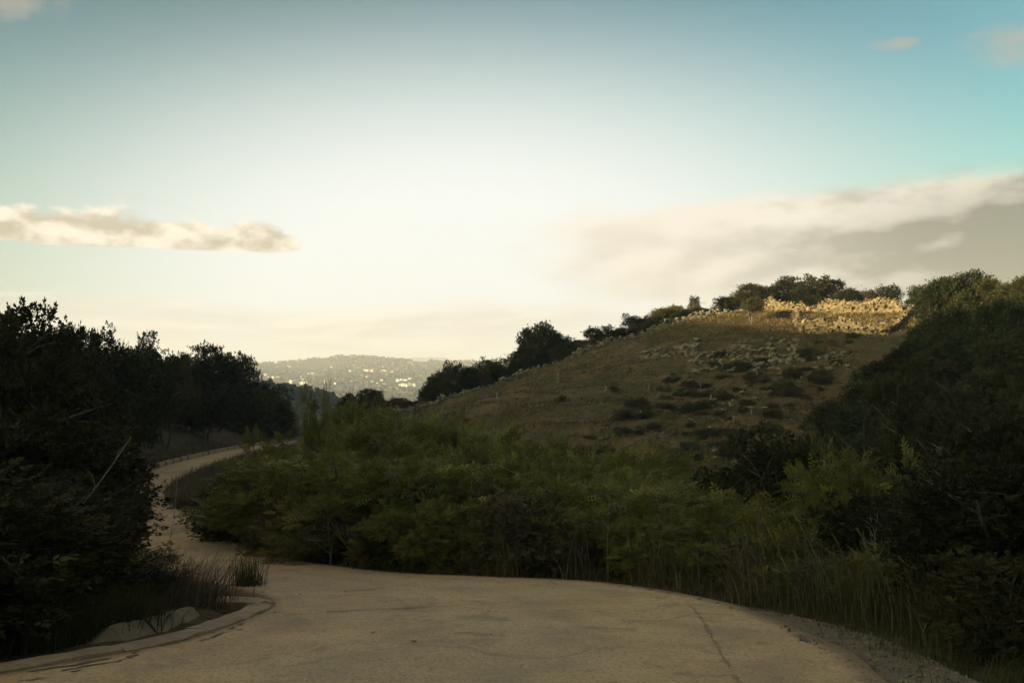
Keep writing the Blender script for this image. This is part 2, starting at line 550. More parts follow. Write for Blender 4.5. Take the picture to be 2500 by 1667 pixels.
def road_z(i, xy):
    """surface height at a station: the near part lies on one tilted plane, the far part follows the stations"""
    zp = road_plane(xy[..., 1])
    k = sstep(RZ[i] * 0 + (RL[i, 1] + RR[i, 1]) / 2, 19.0, 28.0)
    return zp * (1 - k) + RZ[i] * k


# ------------------------------------------------------------------ terrain height
CTRL = [
    # left bank and slope
    (-7.5, 3, -1.0), (-6.5, 9, -2.1), (-9, 10, -1.3), (-14, 10, 0.6), (-9, 15, -2.2), (-14, 19, -1.0), (-11, 22, -3.0), (-20, 22, 1.4), (-30, 20, 5.5),
    (-15, 28, -2.8), (-20, 34, -2.4), (-20, 40, -3.6), (-25, 46, -2.6), (-23, 53, -4.0), (-27, 60, -2.9), (-25, 70, -4.6), (-29, 76, -3.1),
    (-26, 86, -5.0), (-30, 92, -3.6), (-27, 102, -5.4), (-31, 108, -4.6), (-27, 116, -6.8), (-40, 58, 0.5), (-45, 85, 0.8),
    (-60, 120, 1.0), (-50, 122, -1.5), (-38, 128, -6.0), (-40, 170, -17), (-80, 170, -6), (-60, 170, -12), (-20, 150, -15),
    (-40, 20, 8.5), (-60, -20, 16), (-60, 40, 10), (-80, 70, 9),
    # gully beyond the bend
    (4.6, 13, -3.5), (6, 16.5, -4.6), (3, 19, -4.4), (0, 21.5, -5.0), (-3, 24.5, -5.4), (5, 25, -6.3), (0, 35, -7.4), (-6, 35, -6.8),
    (-9, 50, -7.2), (0, 50, -8.0), (8, 40, -7.7), (15, 45, -7.2), (-14, 68, -7.0), (-12, 85, -6.4),
    # grazed hill
    (12.5, 60, -5.6), (9, 66, -4.3), (3.6, 75, -3.3), (-3.8, 90, -2.6), (-6.5, 105, -2.15), (0.9, 110, 0.2), (10, 113, 3.5),
    (19.6, 116, 6.5), (27, 118, 8.0), (33, 115, 7.75), (41, 106, 7.0), (30, 104, 5.6), (37, 95, 4.3), (16.3, 78, -1.8),
    (20.5, 98, 2.6), (25, 76, -1.7), (10, 92, -0.4), (-14, 105, -3.3), (-18, 107, -4.2), (-8, 94, -3.6), (-8, 86, -4.2), (-8, 74, -5.6),
    (-6, 122, -4.4), (-6, 140, -9), (10, 130, 2.0), (10, 150, -4), (27, 135, 7.2), (27, 160, 3), (46, 130, 7.6), (62, 150, 7), (-20, 125, -8.5),
    # wooded slope on the right
    (50, 100, 7.6), (62, 110, 9), (46, 84, 4.4), (50, 70, 2.2), (30, 62, -2.4), (24, 50, -4.4), (35, 50, -1.0), (19, 40, -5.4),
    (13, 30, -5.7), (11, 21, -4.4), (19, 25, -2.6), (28, 35, -1.2), (10, 15, -2.9), (6.2, 9, -2.35), (12, 10, -1.5), (20, 12, 0.2), (6, 3, -1.8), (40, 20, 4), (70, 60, 8),
    # behind the camera
    (-120, 0, 27), (-150, -60, 36), (-165, 60, 38), (-200, -20, 40), (-205, 110, 37), (-110, -90, 28), (-130, 110, 22), (-140, -160, 36),
    (14, -10, 1.2), (-16, -12, 3.4), (0, -45, 3.5), (40, -30, 6), (-40, -50, 12),
]
cP = np.array(CTRL, float)
rsel = np.arange(0, len(RS), 14)
rmid = (RL[rsel] + RR[rsel]) / 2
rzz = np.array([road_z(i, (RL[i] + RR[i]) / 2) for i in rsel]) - 0.05
cP = np.concatenate([cP, np.column_stack([rmid, rzz])])


def rbf_fit(P):
    n = len(P)
    d = np.sqrt(((P[:, None, :2] - P[None, :, :2]) ** 2).sum(-1) + 4.0)
    A = np.zeros((n + 3, n + 3))
    A[:n, :n] = -d + np.eye(n) * -0.25
    A[:n, n] = A[n, :n] = 1
    A[:n, n + 1:] = P[:, :2]
    A[n + 1:, :n] = P[:, :2].T
    return np.linalg.solve(A, np.concatenate([P[:, 2], [0, 0, 0]]))


RBFW = rbf_fit(cP)


def h_near(x, y):
    x, y = np.asarray(x, float), np.asarray(y, float)
    s = RBFW[len(cP)] + RBFW[len(cP) + 1] * x + RBFW[len(cP) + 2] * y
    for (px, py, _), w in zip(cP, RBFW):
        s = s - w * np.sqrt((x - px) ** 2 + (y - py) ** 2 + 4.0)
    return s


def seg_dist(x, y, pts):
    best, par = np.full(np.shape(x), 1e9), np.zeros(np.shape(x))
    for k in range(len(pts) - 1):
        ax, ay = pts[k][:2]
        bx, by = pts[k + 1][:2]
        t = np.clip(((x - ax) * (bx - ax) + (y - ay) * (by - ay)) / ((bx - ax) ** 2 + (by - ay) ** 2), 0, 1)
        d = np.hypot(x - ax - t * (bx - ax), y - ay - t * (by - ay))
        par = np.where(d < best, k + t, par)
        best = np.minimum(best, d)
    return best, par


def h_far(x, y):
    x, y = np.asarray(x, float), np.asarray(y, float)
    z = -46 + 0 * x
    # long ridge on the left and behind, which shades the near valley from the low sun
    d, _ = seg_dist(x, y, [(-150, -420), (-165, -120), (-175, 60), (-245, 190), (-345, 400), (-480, 650)])
    z = np.maximum(z, -46 + 88 * np.exp(-(d / 120.0) ** 2))
    # high ground behind and to the right
    z = z + 50 * np.exp(-(((x - 60) / 330) ** 2 + ((y + 330) / 260) ** 2))
    z = np.maximum(z, -46 + 54 * np.exp(-(((x - 330) / 240) ** 2 + ((y - 140) / 240) ** 2) ** 1.5))
    # dark spur across the valley
    px = x / np.maximum(y, 1) * F + 512
    spur = -46 + 41 * sstep(-x, -20, 165) * np.exp(-((y - 600) / 150) ** 2)
    z = np.maximum(z, np.where(y > 200, spur, -1e3))
    # valley floor and the broad hill with the village
    vill = -36 + 6 * sstep(y, 1150, 1500) + (66 + 9 * fbm(x / 420, y / 420, 3, 5)) * sstep(y, 1500, 3000) - 50 * sstep(y, 3300, 4600)
    vill = vill + 26 * np.exp(-((x + 490) / 170) ** 2 - ((y - 3050) / 260) ** 2) + 11 * np.exp(-((x + 95) / 260) ** 2 - ((y - 3000) / 280) ** 2)
    vill = vill + 12 * fbm(x / 170, y / 230, 4, 11) * sstep(y, 1500, 1900)
    z = np.where(y > 0, z * (1 - sstep(y, 800, 1200)) + vill * sstep(y, 800, 1200), z)
    # table mountain on the horizon
    mesa = (166 + 6 * fbm(x / 300, y / 300, 3, 3)) * sstep(x, -800, -690) * (1 - sstep(x, -455, -350)) * np.exp(-((y - 6900) / 420) ** 4)
    z = z + np.where(y > 3000, mesa, 0)
    z = z + np.where(y > 4600, 40 * (fbm(x / 900, y / 900, 3, 21)), 0)
    r = np.hypot(x, y)
    z = z + 5 * fbm(x / 60, y / 60, 4, 2) * sstep(r, 250, 420)
    return z


def road_lateral(x, y):
    """nearest station; signed offset to the left edge (m, + is outside) and to the right edge"""
    pts = np.column_stack([x, y])
    ab_all = RR - RL
    l2 = (ab_all ** 2).sum(-1)

    def dist2(p, i):
        a_, v = RL[i], ab_all[i]
        tt = np.clip(((p - a_) * v).sum(-1) / l2[i], 0, 1)
        return ((p - a_ - tt[..., None] * v) ** 2).sum(-1)
    co = np.arange(0, len(RL), 9)
    idx = np.zeros(len(pts), int)
    best = np.full(len(pts), 1e18)
    for c in co:
        d2 = dist2(pts, c)
        m = d2 < best
        best[m] = d2[m]
        idx[m] = c
    base = idx.copy()
    nearby = np.where(best < 900.0)[0]
    for o_ in range(-9, 10):
        if o_ == 0:
            continue
        k = np.clip(base[nearby] + o_, 0, len(RL) - 1)
        d2 = dist2(pts[nearby], k)
        m = d2 < best[nearby]
        best[nearby[m]] = d2[m]
        idx[nearby[m]] = k[m]
    a, bb = RL[idx], RR[idx]
    ab = bb - a
    L = np.linalg.norm(ab, axis=1)
    t = ((pts - a) * ab).sum(1) / L ** 2
    tc = np.clip(t, 0, 1)
    q = a + tc[:, None] * ab
    d = np.linalg.norm(pts - q, axis=1)
    return idx, t, d


def height(x, y):
    shp = np.shape(x)
    x, y = np.ravel(np.asarray(x, float)), np.ravel(np.asarray(y, float))
    r = np.hypot(x, y - 30)
    w = sstep(r, 130, 235)
    z = np.zeros_like(x)
    nm = w < 1
    if nm.any():
        z[nm] = h_near(x[nm], y[nm])
    z = z * (1 - w) + np.where(w > 0, h_far(x, y), 0) * w
    nr = 1 - sstep(r, 150, 260)
    # relief of the pasture: low ledges running along the slope, hummocks
    past = pasture(x, y)
    z = z + nr * (0.35 * fbm(x / 5.0, y / 5.0, 4, 31) + past * 1.0 * fbm(x / 8.0 + 3, y / 2.1 + x / 10.0, 3, 41) + past * 0.55 * fbm(x / 1.4, y / 1.4, 3, 51))
    # cut the road in
    near = (np.abs(x) < 45) & (y > -30) & (y < 165)
    if near.any():
        ii, t, d = road_lateral(x[near], y[near])
        xy = np.column_stack([x[near], y[near]])
        zr = np.array(road_z(ii, xy)) - 0.07
        zz = z[near]
        left = t < 0
        k = np.where(left, sstep(d, 1.25, 3.0), sstep(d, 0.9 + 1.0 * (y[near] < 14), 3.4))
        zr = zr - np.where((~left) & (y[near] < 15.5) & (d < 3.0), 0.09, 0)
        under = (d < 1e-6)
        k = np.where(under, 0, k)
        zz = zr * (1 - k) + zz * k
        # drain on the left of the near stretch: a shallow trough beyond the concrete lip
        g = left & (y[near] > -5) & (y[near] < 14.5)
        trough = -0.13 * np.exp(-((d - 0.45) / 0.16) ** 2) + 0.10 * fbm(x[near] / 0.5, y[near] / 0.5, 3, 57)
        zz = zz + np.where(g, trough, 0)
        z[near] = zz
    return z.reshape(shp)


def pasture(x, y):
    """1 on the grazed hill and its foot"""
    px = np.asarray(x) / np.maximum(y, 1) * F + 512
    a = sstep(y, 48, 60) * (1 - sstep(y, 135, 150)) * sstep(x - (-16 + 0 * y), -4, 2) * (1 - sstep(x - (18 + 0.27 * (y - 55)), 0, 10))
    return a


def h1(x, y):
    return float(height(np.array([x]), np.array([y]))[0])


def at(px, d):
    """x of a picture column at distance d"""
    return (px - 512.0) / F * d


def ztop(py, d):
    return (HOR - py) / F * d


# ------------------------------------------------------------------ ground sheet
def build_ground():
    a1 = np.radians(np.concatenate([np.arange(-180, -44, 2.0), np.arange(-44, -31, 0.5), np.arange(-31, 31, 0.22), np.arange(31, 44, 0.5), np.arange(44, 180, 2.0)]))
    rr = [1.5]
    while rr[-1] < 9800:
        r = rr[-1]
        k = 1.020 if r < 5 else (1.0115 if r < 175 else (1.03 if r < 500 else 1.022))
        rr.append(r * k)
    rr = np.array(rr)
    A, R = np.meshgrid(a1, rr)
    X, Y = R * np.sin(A), R * np.cos(A)
    Z = height(X, Y)
    n, m = X.shape
    V = np.stack([X, Y, Z], -1).reshape(-1, 3)
    i = np.arange(n - 1)[:, None] * m
    j = np.arange(m)[None, :]
    k = (j + 1) % m
    Q = np.stack([i + j, i + k, i + m + k, i + m + j], -1).reshape(-1, 4)
    # close the middle under the camera
    c = len(V)
    V = np.concatenate([V, [[0, 0, h1(0.0, 0.01)]]])
    T = np.stack([np.full(m, c), np.arange(m), (np.arange(m) + 1) % m], -1)[:, [0, 2, 1]]
    zone = 0.5 * pasture(V[:, 0], V[:, 1])
    zone = np.where(np.hypot(V[:, 0], V[:, 1] - 30) > 170, np.maximum(zone, 0.5 + 0.5 * sstep(np.hypot(V[:, 0], V[:, 1] - 30), 170, 260)), zone)
    me = mesh_from('ground', V, Q[:, ::-1], T[:, ::-1], ['ground'], zone, True)
    o = obj('ground', me)
    tag(o, 'brown and dark green hilly ground running out to the far hills', kind='structure')
    return o


ground = build_ground()

# ------------------------------------------------------------------ road sheet
def build_road():
    nc = 28
    n = len(RS)
    u = np.linspace(0, 1, nc)
    # ragged edges
    jl = 0.10 * fbm(np.arange(n) * 0.11, np.zeros(n), 4, 61)
    jr = 0.42 * fbm(np.arange(n) * 0.09, np.zeros(n) + 5, 4, 71)
    ab = RR - RL
    L = np.linalg.norm(ab, axis=1)
    e = ab / L[:, None]
    Lp = RL + e * jl[:, None]
    Rp = RR + e * jr[:, None]
    P = Lp[:, None] * (1 - u)[None, :, None] + Rp[:, None] * u[None, :, None]
    idx = np.arange(n)
    Z = np.stack([road_z(idx, P[:, k]) for k in range(nc)], 1)
    Z = Z + 0.012 * fbm(P[..., 0] / 0.9, P[..., 1] / 0.9, 3, 81) + 0.03 * fbm(P[..., 0] / 3.5, P[..., 1] / 3.5, 2, 91)
    V = np.concatenate([P, Z[..., None]], -1)
    # skirts
    lo_l = V[:, :1].copy(); lo_l[..., 2] -= 0.14; lo_l[..., :2] -= e[:, None] * 0.03
    lo_r = V[:, -1:].copy(); lo_r[..., 2] -= 0.14; lo_r[..., :2] += e[:, None] * 0.05
    V = np.concatenate([lo_l, V, lo_r], 1)
    w = np.minimum(u[None] * L[:, None], (1 - u)[None] * L[:, None])
    w = np.concatenate([np.zeros((n, 1)), w, np.zeros((n, 1))], 1)
    m = nc + 2
    i = np.arange(n - 1)[:, None] * m
    j = np.arange(m - 1)[None, :]
    Q = np.stack([i + j, i + j + 1, i + m + j + 1, i + m + j], -1).reshape(-1, 4)
    me = mesh_from('road', V.reshape(-1, 3), Q, None, ['asphalt'], w.ravel(), True)
    la = me.attributes.new('lat', 'FLOAT', 'POINT')
    la.data.foreach_set('value', np.tile(np.concatenate([[0], u, [1]]), n).astype(np.float32))
    o = obj('road', me)
    tag(o, 'worn pale asphalt lane bending left and winding down the valley', kind='structure')
    return o


road = build_road()


def surf(x, y):
    """height of the near road surface"""
    z = road_plane(y)
    return z + 0.012 * fbm(np.asarray(x) / 0.9, np.asarray(y) / 0.9, 3, 81) + 0.03 * fbm(np.asarray(x) / 3.5, np.asarray(y) / 3.5, 2, 91)


def ribbon(name, pts, width, mat, parent, seed, lift=0.006, jit=0.03, per=0.06, gap=0.0):
    """thin irregular strip lying on the road (a crack or a faded line)"""
    P = catmull(pts, per)
    n = len(P)
    d = np.gradient(P, axis=0)
    d /= np.linalg.norm(d, axis=1)[:, None]
    nr = np.column_stack([-d[:, 1], d[:, 0]])
    off = jit * 2 * fbm(np.arange(n) * 0.35, np.zeros(n), 4, seed)
    wd = width * np.clip(0.75 + 2.2 * fbm(np.arange(n) * 0.5, np.zeros(n) + 3, 3, seed + 5), 0.15, 2.0)
    A = P + nr * (off + wd / 2)[:, None]
    B = P + nr * (off - wd / 2)[:, None]
    V = np.zeros((n, 2, 3))
    V[:, 0, :2], V[:, 1, :2] = A, B
    V[..., 2] = surf(V[..., 0], V[..., 1]) + lift
    keep = np.ones(n - 1, bool)
    if gap:
        keep = fbm(np.arange(n - 1) * 0.16, np.zeros(n - 1) + 8, 3, seed + 9) > gap
    i = np.arange(n - 1)[keep] * 2
    Q = np.stack([i + 1, i, i + 2, i + 3], -1)
    return obj(name, mesh_from(name, V.reshape(-1, 3), Q, None, [mat]), parent)


def gp(px, py):
    """point of the near road plane seen at a picture position"""
    d = 1.5 / ((py - HOR) / F - 0.11)
    return (at(px, d), d)


ribbon('crack', [gp(288, 613), gp(340, 611), gp(400, 608), gp(455, 605), gp(500, 603)], 0.035, 'crack', road, 101, gap=-0.22)
ribbon('crack', [gp(455, 606), gp(500, 603), gp(560, 603), gp(640, 602), gp(690, 600)], 0.02, 'crack', road, 103, gap=-0.02)
ribbon('crack', [gp(468, 607), gp(488, 610), gp(500, 618)], 0.014, 'crack', road, 105, gap=-0.05)
ribbon('faded_line', [gp(690, 604), gp(702, 618), gp(715, 642), gp(740, 684), (1.7, 6.4)], 0.035, 'faded_paint', road, 107, jit=0.02, gap=-0.2)
for k, (a, b_) in enumerate([((0, 676), (120, 655)), ((60, 671), (175, 645)), ((130, 653), (262, 612)), ((150, 650), (240, 628)), ((20, 681), (90, 668)), ((230, 628), (276, 602))]):
    p, q = gp(*a), gp(*b_)
    mid = ((p[0] + q[0]) / 2 + 0.06, (p[1] + q[1]) / 2)
    ribbon('edge_crack', [p, mid, q], 0.045, 'crack', road, 111 + 7 * k, jit=0.07, gap=-0.1)

# gravel shoulder on the outside of the bend
def build_shoulder():
    sel = np.where((RR[:, 1] > 1.0) & (RR[:, 1] < 15.4) & (np.arange(len(RR)) < np.argmax(RR[:, 1] > 15.6)))[0]
    e = (RR - RL) / np.linalg.norm(RR - RL, axis=1)[:, None]
    nc = 10
    V = np.zeros((len(sel), nc, 3))
    for a, i in enumerate(sel):
        wd = 0.8 * (1 - sstep(np.array(RR[i, 1]), 10.0, 15.4)) + 0.12 + 0.35 * fbm(np.array([i * 0.06]), np.array([2.0]), 3, 131)[0]
        for k in range(nc):
            p = RR[i] + e[i] * (-0.12 + (wd + 0.12) * k / (nc - 1))
            z = road_plane(p[1]) - 0.012 - 0.06 * k / (nc - 1) + 0.05 * fbm(np.array([p[0] / 0.5]), np.array([p[1] / 0.5]), 3, 137)[0]
            V[a, k] = (p[0], p[1], z)
    n = len(sel)
    i = np.arange(n - 1)[:, None] * nc
    j = np.arange(nc - 1)[None]
    Q = np.stack([i + j, i + j + 1, i + nc + j + 1, i + nc + j], -1).reshape(-1, 4)
    o = obj('gravel_shoulder', mesh_from('gravel_shoulder', V.reshape(-1, 3), Q, None, ['gravel_ground'], None, True))
    tag(o, 'strip of loose brown gravel along the outer road edge', kind='structure')
    return V


SHV = build_shoulder()


def hull_mesh(name, seed, mat, n=15, sq=(1, 1, 1), flat=0.0):
    rng = np.random.default_rng(seed)
    bm = bmesh.new()
    for _ in range(n):
        v = rng.normal(size=3)
        v /= np.abs(v).max() ** 0.6 * np.linalg.norm(v) ** 0.4
        v *= rng.uniform(0.8, 1.0)
        bm.verts.new(Vector(v * np.array(sq) * 0.5))
    r = bmesh.ops.convex_hull(bm, input=bm.verts)
    bmesh.ops.delete(bm, geom=[g for g in r['geom_interior'] if isinstance(g, bmesh.types.BMVert)], context='VERTS')
    bmesh.ops.triangulate(bm, faces=bm.faces)
    bmesh.ops.recalc_face_normals(bm, faces=bm.faces)
    me = bpy.data.meshes.new(name)
    bm.to_mesh(me)
    bm.free()
    me.materials.append(MATS[mat])
    return me


STONES = [hull_mesh('stone', 200 + k, 'stone', 10 + k % 4, ((1.0, 0.8, 0.72), (1.25, 0.8, 0.55), (0.9, 0.85, 0.95))[k % 3]) for k in range(9)]
ROCKS = [hull_mesh('rock', 240 + k, 'grey_rock', 17, (1.0, 0.9, 0.8)) for k in range(6)]


def mesh_arrays(me):
    V = np.zeros(len(me.vertices) * 3)
    me.vertices.foreach_get('co', V)
    T = np.array([tuple(p.vertices) for p in me.polygons])
    return V.reshape(-1, 3), T


GREY = [m_.copy() for m_ in STONES]
for m_ in GREY:
    m_.materials[0] = MATS['shade_grey_stone']
STONE_ARR = [mesh_arrays(m) for m in STONES]


def scatter_stones(name, pts, sizes, mat, rng, parent=None):
    g = Geo()
    for p, s in zip(pts, sizes):
        V, T = STONE_ARR[rng.integers(len(STONE_ARR))]
        a = rng.uniform(0, 6.28)
        R = np.array([[math.cos(a), -math.sin(a), 0], [math.sin(a), math.cos(a), 0], [0, 0, 1]])
        g.add((V * s * rng.uniform(0.7, 1.2, 3)) @ R.T + p, None, T)
    return obj(name, g.mesh(name, [mat]), parent)


rng = np.random.default_rng(5)
# loose gravel and grit: on the shoulder, along the edges and a little on the carriageway
pts, sz = [], []
n, nc, _ = SHV.shape
for _ in range(4200):
    a, k = rng.integers(n), rng.uniform(0, nc - 1.01)
    i = int(k)
    p = SHV[a, i] * (1 - k + i) + SHV[a, i + 1] * (k - i)
    pts.append(p + [rng.normal(0, 0.02), rng.normal(0, 0.06), 0.004])
    sz.append(rng.choice([0.018, 0.026, 0.04, 0.06], p=[0.4, 0.35, 0.2, 0.05]))
for _ in range(260):
    i = rng.integers(60, len(RS) - 1)
    t = rng.choice([rng.uniform(0.02, 0.08), rng.uniform(0.92, 0.99), rng.uniform(0.05, 0.95)], p=[0.35, 0.35, 0.3])
    p = RL[i] * (1 - t) + RR[i] * t
    if 5 < p[1] < 17 and np.hypot(*(RR[i] - RL[i])) > 2:
        pts.append(np.array([p[0], p[1], float(surf(p[0], p[1])) + 0.004]))
        sz.append(rng.choice([0.012, 0.018, 0.028], p=[0.5, 0.35, 0.15]))
gv = scatter_stones('gravel', pts, sz, 'grey_rock', rng)
tag(gv, 'loose grit and small stones on the shoulder and road', 'gravel', kind='stuff')

g = Geo()
for _ in range(420):
    i = rng.integers(60, len(RS) - 1)
    t = rng.choice([rng.uniform(0.005, 0.06), rng.uniform(0.93, 0.995), rng.uniform(0.05, 0.95)], p=[0.4, 0.35, 0.25])
    p = RL[i] * (1 - t) + RR[i] * t
    if not 5 < p[1] < 17:
        continue
    a, ln = rng.uniform(0, 6.28), rng.uniform(0.02, 0.06)
    z = float(surf(p[0], p[1])) + 0.006
    dx, dy = math.cos(a) * ln, math.sin(a) * ln
    g.add([(p[0] - dx, p[1] - dy, z), (p[0] + dy * 0.3, p[1] - dx * 0.3, z + 0.008), (p[0] + dx, p[1] + dy, z + 0.004), (p[0] - dy * 0.3, p[1] + dx * 0.3, z + 0.008)], [(0, 1, 2, 3)], None, rng.uniform())
tag(obj('leaf_litter', g.mesh('leaf_litter', ['leaf_brown'])), 'dry fallen leaves scattered over the road', 'leaves', kind='stuff')

# ------------------------------------------------------------------ concrete drain on the left
def build_gutter():
    root = obj('drainage_gutter', None)
    i0, i1 = np.argmax(RL[:, 1] > -1.0), np.argmax(RL[:, 1] > 12.9)
    path = RL[i0:i1] + 0
    # the lip ends in a short curl back to the left
    e0 = path[-1]
    curl = catmull([path[-2], e0, (e0[0] - 0.10, e0[1] + 0.42), (e0[0] - 0.42, e0[1] + 0.72), (e0[0] - 0.85, e0[1] + 0.82)], 0.1)[1:]
    path = np.concatenate([path, curl])
    cum = np.concatenate([[0], np.cumsum(np.linalg.norm(np.diff(path, axis=0), axis=1))])
    cu = np.arange(0, cum[-1], 0.07)
    path = np.column_stack([np.interp(cu, cum, path[:, 0]), np.interp(cu, cum, path[:, 1])])
    for _ in range(4):
        path[1:-1] = 0.5 * path[1:-1] + 0.25 * (path[:-2] + path[2:])
    d = np.gradient(path, axis=0)
    d /= np.linalg.norm(d, axis=1)[:, None]
    nl = np.column_stack([-d[:, 1], d[:, 0]])
    n = len(path)

    def loft(name, sec, a, b, seed, jit=0.015, ramp=0, dz=0.0):
        """sec: list of (offset to the left, height over the road plane)"""
        V = []
        for i in range(a, b):
            s0 = path[i]
            for q, (o_, h) in enumerate(sec):
                jj = jit * fbm(np.array([i * 0.13]), np.array([q * 3.7]), 4, seed)[0] * 2.6
                p = s0 + nl[i] * (o_ + jj)
                if i == a:
                    p = p + d[i] * 0.007
                if i == b - 1:
                    p = p - d[i] * 0.007
                hh_ = h if not ramp or h < 0 else h - 0.26 * (1 - min(1.0, (i - a) / ramp))
                V.append((p[0], p[1], road_plane(s0[1]) + hh_ + dz + jj * 0.7))
        m = len(sec)
        cnt = b - a
        i = np.arange(cnt - 1)[:, None] * m
        j = np.arange(m)[None]
        k = (j + 1) % m
        Q = np.stack([i + j, i + m + j, i + m + k, i + k], -1).reshape(-1, 4)
        caps = []
        T = []
        for base, flip in ((0, False), ((cnt - 1) * m, True)):
            for s in range(1, m - 1):
                T.append((base, base + s, base + s + 1) if not flip else (base, base + s + 1, base + s))
        return obj(name, mesh_from(name, V, Q[:, ::-1], T, ['dirty_concrete' if 'slab' in name else 'concrete']), root)

    cuts = list(range(0, n - 10, 19)) + [n]
    for k in range(len(cuts) - 1):
        hj = 0.012 * ((k * 37 % 10) / 10 - 0.5)
        loft('gutter_lip', [(-0.015, -0.12), (-0.012, 0.018), (0.025, 0.034), (0.13, 0.037), (0.245, 0.03), (0.275, 0.010), (0.275, -0.2)], cuts[k], min(cuts[k + 1] + 1, n), 301 + k, 0.022, 0, hj)
    # sloping outer slabs, cast in lengths with a narrow joint
    yv = path[:, 1]
    for k, (ya, yb, lean) in enumerate(((9.35, 10.75, 0.0), (10.78, 12.35, 0.015))):
        a, b = np.argmax(yv > ya), np.argmax(yv > yb)
        loft('gutter_slab', [(0.60 + lean, -0.24), (0.86 + lean, 0.05), (0.90 + lean, 0.065), (0.965 + lean, 0.05), (0.95 + lean, -0.26)], a, b, 311 + k, 0.03, 9 if k == 0 else 0)
    tag(root, 'cracked concrete roadside gutter with raised lip and slanting outer slab', 'gutter')


build_gutter()
for k, (px, py, s, lab) in enumerate([(131, 628, 0.20, 'fist-sized pale rock behind the slanting gutter slab'), (240, 573, 0.10, 'small dark stone on the road beside the grass tuft'), (145, 626, 0.12, 'small rounded stone lying next to the pale rock above the gutter')]):
    x, y = gp(px, py)
    o = obj('loose_stone', ROCKS[k], None, (x, y, max(h1(x, y), -9) + s * 0.28), k * 1.3, (s * 1.3, s, s * 0.8))
    tag(o, lab, 'stone')

# ------------------------------------------------------------------ plants
def rot_to(dirs, up_rand, rng):
    """frames with x along dirs"""
    x = dirs / (np.linalg.norm(dirs, axis=1)[:, None] + 1e-9)
    r = up_rand
    y = np.cross(r, x)
    y /= np.linalg.norm(y, axis=1)[:, None] + 1e-9
    z = np.cross(x, y)
    return np.stack([x, y, z], -1)       # columns


def leaf_template(kind):
    """points along x, normal z. returns V, quads"""
    if kind == 'single':          # one folded pointed leaf, unit length
        V = [(0, 0, 0), (0.45, 0.24, 0.05), (1, 0, -0.04), (0.45, -0.24, 0.05)]
        return np.array(V), np.array([(0, 3, 2, 1)])
    if kind == 'spray':           # five leaves fanning from one twig, unit length
        V, Q = [], []
        for k, (s, a, b, ln) in enumerate([(0.45, 0, 0.1, 0.6), (0.2, 0.9, 0.2, 0.5), (0.2, -0.9, -0.1, 0.5), (0.45, 0.6, -0.25, 0.45), (0.5, -0.6, 0.25, 0.45)]):
            dx, dy = math.cos(a), math.sin(a)
            nx, ny = -dy, dx
            w = 0.26 * ln
            c = np.array([s, 0, 0])
            e = c + np.array([dx * ln, dy * ln, b * ln])
            mid = c * 0.5 + e * 0.5
            i = len(V)
            V += [c, mid + np.array([nx * w, ny * w, 0.04]), e, mid - np.array([nx * w, ny * w, -0.04])]
            Q.append((i, i + 3, i + 2, i + 1))
        return np.array(V), np.array(Q)
    # pinnate: leaflets in pairs along a stalk, unit length
    V, Q = [], []
    for k in range(4):
        s = 0.18 + 0.2 * k
        for sg in (1, -1):
            ln = 0.34 - 0.03 * abs(k - 1.5)
            d = np.array([0.45, sg * 0.87, 0.16])
            c = np.array([s, 0, -0.12 * s * s])
            e = c + d * ln
            nx = np.array([0.87, -sg * 0.45, 0]) * 0.068
            mid = c * 0.5 + e * 0.5 + np.array([0, 0, 0.02])
            i = len(V)
            V += [c, mid + nx, e, mid - nx]
            Q.append((i, i + 3, i + 2, i + 1) if sg > 0 else (i, i + 1, i + 2, i + 3))
    i = len(V)
    c = np.array([0.85, 0, -0.1])
    V += [c, c + (0.17, 0.07, 0.0), c + (0.34, 0, -0.04), c + (0.17, -0.07, 0)]
    Q.append((i, i + 3, i + 2, i + 1))
    return np.array(V), np.array(Q)


TEMPL = {k: leaf_template(k) for k in ('single', 'spray', 'pinnate')}


def place_leaves(g, kind, pos, dirs, ups, size, rnd):
    V, Q = TEMPL[kind]
    M = rot_to(dirs, ups, None)
    A = pos[:, None, :] + np.einsum('nij,kj->nki', M, V) * size[:, None, None]
    n, k = len(pos), len(V)
    QQ = (Q[None] + (np.arange(n) * k)[:, None, None]).reshape(-1, 4)
    g.add(A.reshape(-1, 3), QQ, None, np.repeat(rnd, k))


def crown_points(lobes, n_cl, rng, rough=0.18):
    """cluster centres near the outside of a union of ellipsoid lobes, uneven"""
    out, nrm = [], []
    vol = np.array([l[3] * l[4] + l[4] * l[5] for l in lobes])
    pick = rng.choice(len(lobes), size=n_cl * 3, p=vol / vol.sum())
    for i in pick:
        cx, cy, cz, rx, ry, rz = lobes[i]
        v = rng.normal(size=3)
        v /= np.linalg.norm(v)
        f = rng.uniform(0.55, 1.0) ** 0.5 * (1 + rough * rng.normal())
        p = np.array([cx + v[0] * rx * f, cy + v[1] * ry * f, cz + v[2] * rz * f])
        deep = False
        for j, l in enumerate(lobes):
            if j != i and (((p - l[:3]) / np.array(l[3:])) ** 2).sum() < 0.42:
                deep = True
                break
        if deep or p[2] < 0.04:
            continue
        nv = v / np.array([rx, ry, rz])
        out.append(p)
        nrm.append(nv / np.linalg.norm(nv))
        if len(out) >= n_cl:
            break
    return np.array(out), np.array(nrm)


